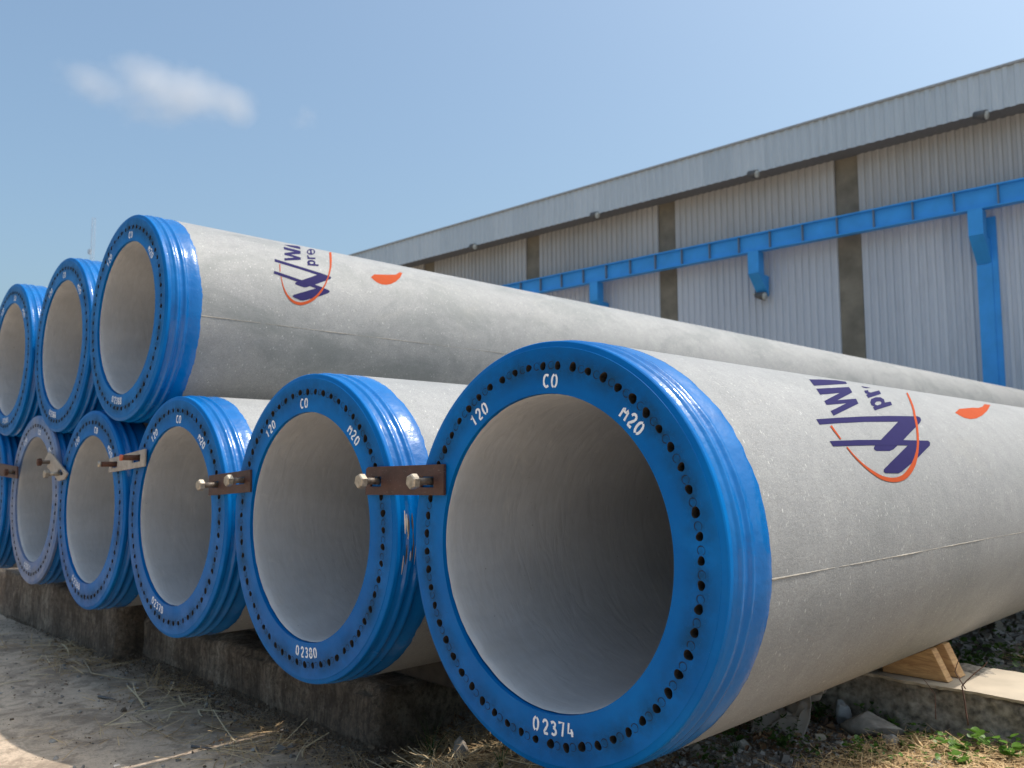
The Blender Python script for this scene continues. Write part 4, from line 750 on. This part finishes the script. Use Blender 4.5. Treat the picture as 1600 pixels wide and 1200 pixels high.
def twig(name, pts, r0, m, label, cat='twig', group=None, n=5, wob=0.006):
    P = []
    for a, b_ in zip(pts[:-1], pts[1:]):
        a, b_ = Vector(a), Vector(b_)
        for k in range(5): p = a.lerp(b_, k/5); P.append(p+Vector(noise.noise_vector(p*9))*wob)
    P.append(Vector(pts[-1])); b = MB(); b.tube(P, [r0*(1-0.6*i/len(P)) for i in range(len(P))], n)
    return tag(b.build(name, m, smooth=True), label, cat, group)
STRAW = M['straw'] = mat_random('dry_straw', [(0.60, 0.40, 0.19), (0.72, 0.52, 0.28), (0.45, 0.28, 0.13), (0.66, 0.49, 0.29)], 0.75)
TW = M['twig'] = mat_plain('dry_stem', (0.40, 0.31, 0.20), 0.8, var=0.3, scale=40)
DTW = mat_plain('dark_reddish_stem', (0.16, 0.085, 0.06), 0.8, var=0.3, scale=40)
zp = -0.470
twig('dry_stem', [(-3.05, 0.03, zp), (-2.72, 0.02, zp+0.006), (-2.64, -0.10, zp)], 0.004, TW, 'bent pale stem lying left of centre on the shaded pavement')
twig('dry_stem', [(-2.62, 0.22, zp+0.004), (-2.35, 0.26, zp+0.006), (-2.10, 0.52, zp)], 0.0045, TW, 'long pale stem lying beside the foot of the stained plinth')
twig('dry_stem', [(-2.75, -0.02, zp), (-2.45, 0.02, zp+0.004), (-2.25, 0.10, zp)], 0.0028, TW, 'thin straw stem in the middle of the shaded pavement')
twig('dry_stem', [(-4.60, 0.27, zp), (-4.1, 0.16, zp+0.012), (-3.72, 0.34, zp)], 0.007, TW, 'curved brown stick lying below the plinth step')
twig('dark_stick', [(-2.33, 0.03, zp), (-2.22, 0.08, zp+0.004)], 0.007, M['lamp'], 'short black stick above the streak of sunlight')
twig('dark_stick', [(-3.55, 0.02, zp), (-3.40, 0.06, zp+0.004)], 0.009, M['lamp'], 'short black stick far left on the pavement')
twig('dead_branch', [(0.50, 1.84, -0.16), (0.475, 1.86, -0.02), (0.53, 1.88, 0.045), (0.57, 1.86, 0.085)], 0.0035, DTW, 'bare reddish twig forking up in front of the sunlit slab')
twig('dead_branch', [(0.487, 1.862, -0.03), (0.455, 1.86, 0.03), (0.47, 1.87, 0.09)], 0.0025, DTW, 'thin twig shoot crossing the reddish forked twig')
twig('dead_branch', [(0.395, 1.80, -0.15), (0.385, 1.82, -0.06), (0.345, 1.82, -0.01)], 0.0025, DTW, 'bare twig rising at the shadow edge before the slab')
twig('dry_stem', [(-1.06, 0.28, -0.36), (-0.80, 0.36, -0.25), (-0.72, 0.42, -0.2)], 0.0035, TW, 'long straw stem slanting up beside the pale pointed stone')

# ------------------------------------------------------------------ loose litter, grass and weeds
def scatter_strips(name, pts, lens, wid, m, lift=0.03, flat=True, curl=0.3, hf=None, seg=3, seed=1):
    r = np.random.RandomState(seed); V = []; F = []
    for (x, y), ln in zip(pts, lens):
        a = r.uniform(0, 2*PI); w = wid*r.uniform(0.5, 1.4); base = Vector((x, y, (hf(x, y) if hf else 0)+0.002+r.uniform(0, lift)))
        el = r.uniform(-0.12, 0.25) if flat else r.uniform(0.7, 1.5); d = Vector((math.cos(a)*math.cos(el), math.sin(a)*math.cos(el), math.sin(el)))
        side = Vector((-math.sin(a), math.cos(a), r.uniform(-0.6, 0.6))).normalized(); bend = Vector((r.uniform(-1, 1), r.uniform(-1, 1), r.uniform(-0.9, 0.3) if not flat else r.uniform(-.4, .4)))*curl
        o = len(V)
        for k in range(seg+1):
            t = k/seg; p = base+d*(ln*t)+bend*(ln*t*t*0.5); ww = w*(1-0.75*t if not flat else 1-0.3*t)
            V.append(p+side*ww*0.5); V.append(p-side*ww*0.5)
        F += [(o+2*k, o+2*k+1, o+2*k+3, o+2*k+2) for k in range(seg)]
    return tag(link(name, mesh(name, V, F), m), kind='stuff')
def scatter_chips(name, pts, size, m, hf, seed=2, flat=0.45):
    r = np.random.RandomState(seed); V = []; F = []
    bx = [(-1, -1, -1), (1, -1, -1), (1, 1, -1), (-1, 1, -1), (-.7, -.8, 1), (.8, -.6, 1), (.7, .8, 1), (-.8, .6, 1)]
    fc = [(4, 5, 6, 7), (0, 1, 5, 4), (1, 2, 6, 5), (2, 3, 7, 6), (3, 0, 4, 7), (0, 3, 2, 1)]
    for (x, y) in pts:
        s = size*r.lognormal(0, 0.45); a, b, c = r.uniform(0, 2*PI), r.uniform(-.5, .5), r.uniform(-.5, .5)
        Rm = Matrix.Rotation(a, 3, 'Z') @ Matrix.Rotation(b, 3, 'X') @ Matrix.Rotation(c, 3, 'Y'); sx, sy, sz = s*r.uniform(.6, 1.5), s*r.uniform(.5, 1.1), s*flat*r.uniform(.5, 1.5); o = len(V); z = hf(x, y)+sz*0.4
        for q in bx:
            j = Vector((q[0]*sx*r.uniform(.6, 1.1), q[1]*sy*r.uniform(.6, 1.1), q[2]*sz*r.uniform(.7, 1.1))); V.append(Vector((x, y, z))+Rm @ j)
        F += [tuple(i+o for i in f) for f in fc]
    return tag(link(name, mesh(name, V, F), m), kind='stuff')
def leaf_pts(L_, W_, cup=0.15):
    return [(0, 0, 0), (W_*.42, L_*.22, cup*L_*.3), (W_*.5, L_*.5, cup*L_*.45), (W_*.34, L_*.8, cup*L_*.25), (0, L_, -cup*L_*.2), (-W_*.34, L_*.8, cup*L_*.25), (-W_*.5, L_*.5, cup*L_*.45), (-W_*.42, L_*.22, cup*L_*.3), (0, L_*.5, 0)]
LF = [(8, 0, 1), (8, 1, 2), (8, 2, 3), (8, 3, 4), (8, 4, 5), (8, 5, 6), (8, 6, 7), (8, 7, 0)]
def scatter_leaves(name, pts, size, m, hf, hgt=0.0, seed=3, cup=0.5, wid=0.6):
    r = np.random.RandomState(seed); V = []; F = []
    for (x, y) in pts:
        s = size*r.lognormal(0, 0.3); Rm = Matrix.Rotation(r.uniform(0, 2*PI), 3, 'Z') @ Matrix.Rotation(r.uniform(-.8, .8), 3, 'X') @ Matrix.Rotation(r.uniform(-.7, .7), 3, 'Y')
        o = len(V); z = hf(x, y)+0.006+r.uniform(0, 1)**1.5*hgt
        for q in leaf_pts(s, s*wid, cup*r.uniform(-1, 1.2)): V.append(Vector((x, y, z))+Rm @ Vector(q))
        F += [tuple(i+o for i in f) for f in LF]
    me = mesh(name, V, F); return tag(link(name, me, m), kind='stuff')
def pts_in(n, x0, x1, y0, y1, dens=None, seed=0, clump=3.0, thr=-1):
    r = np.random.RandomState(seed); out = []
    while len(out) < n:
        x, y = r.uniform(x0, x1), r.uniform(y0, y1)
        if thr > -1 and noise.noise(Vector((x*clump, y*clump, seed))) < thr: continue
        if dens and r.uniform() > dens(x, y): continue
        out.append((x, y))
    return out
GRIT = mat_random('grey_grit', [(0.30, 0.28, 0.26), (0.46, 0.43, 0.39), (0.17, 0.16, 0.145), (0.36, 0.31, 0.25)], 0.9)
CHIP = mat_random('brown_litter', [(0.15, 0.075, 0.04), (0.28, 0.16, 0.08), (0.09, 0.05, 0.03), (0.36, 0.24, 0.13)], 0.85)
SOIL = mat_random('dark_crumbs', [(0.12, 0.085, 0.06), (0.22, 0.165, 0.115), (0.09, 0.065, 0.045), (0.30, 0.23, 0.16)], 0.95)
GREEN = mat_random('weed_green', [(0.055, 0.12, 0.022), (0.085, 0.17, 0.030), (0.04, 0.085, 0.018), (0.12, 0.18, 0.04)], 0.5, True)
BRIGHT = mat_random('young_leaf_green', [(0.10, 0.22, 0.025), (0.14, 0.28, 0.035), (0.075, 0.17, 0.022)], 0.45, True)
ZH = lambda x, y: gz(x, y)
PH = lambda x, y: -0.478
lensr = lambda n, a, b, s: list(np.random.RandomState(s).uniform(a, b, n))
vis = lambda x, y: 1.0
# gravel and grit in the shade below and behind the nearest pile
scatter_chips('gravel', pts_in(9000, -0.9, 1.1, 0.9, 1.95, seed=1), 0.0055, GRIT, ZH, 1)
scatter_chips('gravel', pts_in(900, -0.6, 0.9, 1.0, 1.9, seed=2), 0.0085, GRIT, ZH, 2)
scatter_chips('gravel', pts_in(7000, -1.2, 1.5, 2.35, 7.5, seed=3), 0.014, GRIT, ZH, 3)
scatter_chips('gravel', pts_in(1200, -1.2, 1.5, 2.4, 8.5, seed=4), 0.032, GRIT, ZH, 4)
scatter_chips('gravel', pts_in(3500, -1.7, -0.2, 0.0, 1.3, seed=5), 0.005, GRIT, ZH, 5)
scatter_leaves('leaf_litter', pts_in(1600, -1.7, 0.4, 0.1, 1.9, seed=6, thr=-0.05), 0.026, CHIP, ZH, 0.02, 6, 0.9, 0.5)
scatter_strips('bark_chips', pts_in(2600, -0.9, 0.9, 1.0, 1.9, seed=7), lensr(2600, 0.01, 0.05, 7), 0.004, CHIP, 0.012, hf=ZH, seed=7)
# straw
sun_side = lambda x, y: float(sm(0.16, 0.36, x+0.05*noise.noise(Vector((x*4, y*4, 1)))-0.12*(y-1.5)))
scatter_strips('dry_grass', pts_in(9000, 0.1, 1.2, 0.9, 1.9, sun_side, 8), lensr(9000, 0.03, 0.13, 8), 0.0026, STRAW, 0.045, hf=ZH, seed=8, curl=0.7)
scatter_leaves('dry_leaf_litter', pts_in(2600, 0.1, 1.2, 0.9, 1.9, sun_side, 9), 0.020, STRAW, ZH, 0.03, 9, 0.9, 0.45)
scatter_strips('dry_grass', pts_in(2600, -1.75, -0.35, 0.12, 0.95, seed=10, thr=-0.15), lensr(2600, 0.04, 0.16, 10), 0.0027, STRAW, 0.05, hf=ZH, seed=10, curl=0.8)
scatter_strips('dry_grass', pts_in(1800, 0.2, 1.4, 2.4, 5.5, seed=11, thr=0.0), lensr(1800, 0.05, 0.2, 11), 0.005, STRAW, 0.06, hf=ZH, seed=11, curl=0.8)
# straw, chips and dirt on the pavement
near_foot = lambda x, y: 0.15+0.85*float(sm(-0.1, 0.55, y))
scatter_strips('loose_straw', pts_in(1100, -6.5, -1.55, -0.5, 0.55, near_foot, 12, 1.7, -0.02), lensr(1100, 0.05, 0.28, 12), 0.0040, STRAW, 0.006, hf=PH, seed=12, curl=0.35)
scatter_chips('loose_grit', pts_in(1500, -6.5, -1.5, -0.55, 0.58, near_foot, 13, 2.2, -0.05), 0.0026, SOIL, PH, 13)
scatter_chips('loose_grit', pts_in(260, -6.0, -1.5, -0.5, 0.56, near_foot, 14), 0.008, GRIT, PH, 14)
scatter_leaves('leaf_litter', pts_in(200, -6.5, -1.5, -0.3, 0.56, near_foot, 15, 1.7, 0.0), 0.018, CHIP, PH, 0.005, 15, 0.6, 0.35)
PALE = mat_random('pale_straw', [(0.74, 0.58, 0.34), (0.82, 0.68, 0.44), (0.62, 0.46, 0.26)], 0.7)
scatter_strips('loose_straw', pts_in(230, -5.5, -1.6, -0.35, 0.50, near_foot, 32, 1.9, 0.02), lensr(230, 0.08, 0.30, 32), 0.0062, PALE, 0.012, hf=PH, seed=32, curl=0.5, seg=5)
scatter_strips('loose_straw', pts_in(160, -1.6, -0.5, 0.15, 0.75, None, 33), lensr(160, 0.08, 0.24, 33), 0.0055, PALE, 0.05, hf=ZH, seed=33, curl=0.5, seg=5)
foot = lambda x, y: float(sm(0.30, 0.52, y))
scatter_chips('dirt_heap', pts_in(9000, -7.0, -1.45, 0.25, 0.60, foot, 16), 0.0032, SOIL, lambda x, y: -0.478+0.05*float(sm(0.38, 0.58, y)), 16)
# ground-covering small weeds
scatter_leaves('ground_cover', pts_in(1700, -1.5, 0.35, 0.95, 1.9, seed=17, thr=0.08, clump=4), 0.017, GREEN, ZH, 0.10, 17, 0.3, 0.6)
scatter_leaves('ground_cover', pts_in(650, 0.2, 1.1, 1.35, 1.9, seed=18, thr=0.0, clump=5), 0.019, BRIGHT, ZH, 0.07, 18, 0.3, 0.8)
scatter_leaves('ground_cover', pts_in(2400, -0.8, 1.4, 2.4, 6.0, seed=19, thr=0.12, clump=1.6), 0.030, GREEN, ZH, 0.12, 19, 0.3, 0.6)
# countable weeds with broad leaves
leaf_small = mesh('leaf', leaf_pts(0.030, 0.017, 0.2), LF, True); leaf_round = mesh('leaf_round', leaf_pts(0.026, 0.025, 0.15), LF, True)
leaf_small.materials.append(GREEN); leaf_round.materials.append(BRIGHT)
def weed(x, y, h, nst, nl, me, label, group, seed, sc=1.0, spread=0.5, dark=False):
    r = np.random.RandomState(seed); t = thing('weed', label, 'weed', (x, y, gz(x, y)-0.005), group); b = MB(); L_ = []
    for s in range(nst):
        a = r.uniform(0, 2*PI); ln = h*r.uniform(0.6, 1.1); o = Vector((math.cos(a), math.sin(a), 0))*spread
        P = [Vector((0, 0, 0))+o*ln*u*u+Vector((0, 0, 1))*ln*u*(1-0.25*u) for u in np.linspace(0, 1, 6)]; b.tube(P, [0.0016, .0015, .0014, .0012, .001, .0007], 4)
        for k in range(nl): u = r.uniform(0.3, 1.0); L_.append((o*ln*u*u+Vector((0, 0, 1))*ln*u*(1-0.25*u), r.uniform(0, 2*PI), r.uniform(0.1, 0.9)))
    b.build('stem', GREEN, t)
    for p, az, tilt in L_:
        o = link('leaf', me, None, t, p); o.rotation_euler = (tilt-0.2, r.uniform(-.3, .3), az); q = sc*r.uniform(.7, 1.25); o.scale = (q, q, q)
    return t
G1 = 'bright round-leaved weeds in the sun beside the slab'; G2 = 'small dark weeds in the shade under the nearest pile'
for i, (x, y, h, sc) in enumerate([(0.60, 1.80, 0.15, 1.5), (0.52, 1.68, 0.11, 1.4), (0.66, 1.72, 0.14, 1.6), (0.58, 1.56, 0.08, 1.2), (0.36, 1.60, 0.06, 1.0), (0.47, 1.80, 0.10, 1.2), (0.72, 1.84, 0.15, 1.5)]):
    weed(x, y, h, 5, 3, leaf_round, ['tall bright weed against the sunlit slab, middle of its clump', 'bright weed with broad round leaves in front of the tall one', 'bright broad-leaved weed at the right photo edge', 'small bright weed in the dry grass nearest the photo bottom', 'tiny bright weed at the shadow edge in the dry grass', 'bright weed beside the base of the reddish forked twig', 'tall bright weed by the slab at the far right edge'][i], G1, 40+i, sc, 0.7)
for i, (x, y, h, sc) in enumerate([(0.09, 1.84, 0.15, 1.0), (-0.08, 1.78, 0.17, 1.0), (-0.33, 1.42, 0.15, 1.1), (-0.45, 1.28, 0.13, 1.0), (0.20, 1.86, 0.13, .9), (-0.15, 1.25, 0.09, .9), (-0.02, 1.34, 0.08, .9), (-0.22, 1.60, 0.16, 1.0)]):
    weed(x, y, h, 4, 5, leaf_small, ['dark weed against the rough block beside the concrete chunk', 'tall dark weed right behind the rag top', 'dark weed left of the rag under the pile', 'dark weed closest to the blue collar bottom', 'dark weed on the face of the block under the wedge', 'low dark weed in the gravel near the photo bottom', 'low dark weed in the gravel in front of the rag', 'tall dark weed just behind the left end of the rag'][i], G2, 60+i, sc, 0.5)
for i, (x, y, h) in enumerate([(-0.93, 0.95, 0.30), (-0.80, 0.80, 0.24), (-1.10, 1.05, 0.32), (-0.72, 0.66, 0.16)]):
    weed(x, y, h, 4, 5, leaf_round, ['round-leaved weed in the dark gap, middle of its clump', 'round-leaved weed in the dark gap nearest the blue pile end', 'tall round-leaved weed against the side of the plinth', 'low round-leaved weed in front in the dark gap'][i], 'round-leaved weeds in the gap beside the plinth', 80+i, 1.5, 0.35)
# long-bladed grass tuft at the plinth corner
def tuft(x, y, n, h, label, seed):
    r = np.random.RandomState(seed); b = MB()
    for k in range(n):
        a = r.uniform(0, 2*PI); ln = h*r.uniform(0.5, 1.15); out = r.uniform(0.15, 1.0); w = 0.0035*r.uniform(.7, 1.3); sd = Vector((-math.sin(a), math.cos(a), 0)); vs = []
        for u in np.linspace(0, 1, 7): p = Vector((math.cos(a), math.sin(a), 0))*out*ln*u*u*0.8+Vector((0, 0, 1))*ln*(u-0.45*out*u*u); vs += [p+sd*w*(1-u*0.92), p-sd*w*(1-u*0.92)]
        b.add(vs, [(2*i, 2*i+1, 2*i+3, 2*i+2) for i in range(6)])
    o = b.build('grass_tuft', GREEN, loc=(x, y, gz(x, y)-0.01)); return tag(o, label, 'grass tuft')
tuft(-1.12, 0.50, 26, 0.26, 'long-bladed green grass tuft at the corner of the stained plinth', 5)
tuft(-0.62, 0.42, 9, 0.16, 'sparse grass tuft right beside the lower edge of the nearest pile end', 6)
tuft(-0.12, 1.18, 30, 0.07, 'low green grass tuft near the bottom edge below the rag', 7)

# ------------------------------------------------------------------ clouds: two small cumulus shreds, real volumes far off
def cloud(label, centre, axes, puffs, dens, nscale, seed):
    """an ellipsoid of vapour: density is a sum of soft puffs broken up by noise, fading to nothing at the skin"""
    bm = bmesh.new(); bmesh.ops.create_icosphere(bm, subdivisions=3, radius=1.0)
    me = bpy.data.meshes.new('cloud'); bm.to_mesh(me); bm.free()
    o = link('cloud', me); rt_h = Vector((rt.x, rt.y, 0)).normalized(); fwd = Vector((-rt_h.y, rt_h.x, 0))
    o.matrix_world = Matrix(((rt_h.x*axes[0], fwd.x*axes[1], 0, centre[0]), (rt_h.y*axes[0], fwd.y*axes[1], 0, centre[1]), (0, 0, axes[2], centre[2]), (0, 0, 0, 1)))
    k = NM('cloud_vapour'); k.t.nodes.remove(k.b); c = k.n('ShaderNodeTexCoord'); v = c.outputs['Object']
    nz_ = k.n('ShaderNodeTexNoise'); nz_.inputs['Scale'].default_value = nscale; nz_.inputs['Detail'].default_value = 6; nz_.inputs['Roughness'].default_value = 0.55
    mpn = k.n('ShaderNodeMapping'); mpn.inputs['Location'].default_value = (seed, 0, 0); mpn.inputs['Scale'].default_value = (1, 1, 0.45); k.l(v, mpn.inputs['Vector']); k.l(mpn.outputs[0], nz_.inputs['Vector'])
    tot = None
    for (px, pz, rx, rz_, w) in puffs:
        m_ = k.n('ShaderNodeMapping'); m_.inputs['Location'].default_value = (-px/rx, 0, -pz/rz_); m_.inputs['Scale'].default_value = (1/rx, 1/0.75, 1/rz_); k.l(v, m_.inputs['Vector'])
        ln = k.n('ShaderNodeVectorMath', operation='LENGTH'); k.l(m_.outputs[0], ln.inputs[0])
        g = k.math('MULTIPLY', k.math('MAXIMUM', k.math('SUBTRACT', 1.0, ln.outputs['Value']), 0.0), w)
        tot = g if tot is None else k.math('MAXIMUM', tot, g)
    d = k.math('SUBTRACT', tot, k.math('MULTIPLY', k.math('SUBTRACT', 0.62, nz_.outputs['Fac']), 1.6))
    d = k.math('MINIMUM', k.math('MAXIMUM', d, 0.0), k.math('MULTIPLY', tot, 1.6))
    pv = k.n('ShaderNodeVolumePrincipled'); pv.inputs['Color'].default_value = (1, 0.99, 1, 1); k.l(k.math('MULTIPLY', d, dens), pv.inputs['Density'])
    k.l(pv.outputs[0], k.t.nodes['Material Output'].inputs['Volume']); me.materials.append(k.m)
    return tag(o, label, 'cloud')
def sky_at(d, dist): return CAM_LOC+Vector(d).normalized()*dist
cloud('larger soft pinkish cloud in the blue sky at upper left', sky_at((-0.866, 0.322, 0.380), 2300), (268, 180, 105), [(-0.52, 0.32, 0.45, 0.42, 0.95), (0.0, 0.40, 0.38, 0.55, 1.5), (0.33, 0.1, 0.42, 0.60, 1.6), (0.74, -0.15, 0.26, 0.45, 1.4), (0.15, -0.25, 0.7, 0.45, 0.7)], 0.0068, 3.4, 3.0)
cloud('small faint wisp of cloud right of the larger one', sky_at((-0.799, 0.465, 0.380), 2300), (62, 60, 50), [(0, 0.2, 0.6, 0.6, 1.0), (-0.2, -0.2, 0.7, 0.5, 0.9)], 0.0045, 2.2, 7.0)
SC.cycles.volume_bounces = 12
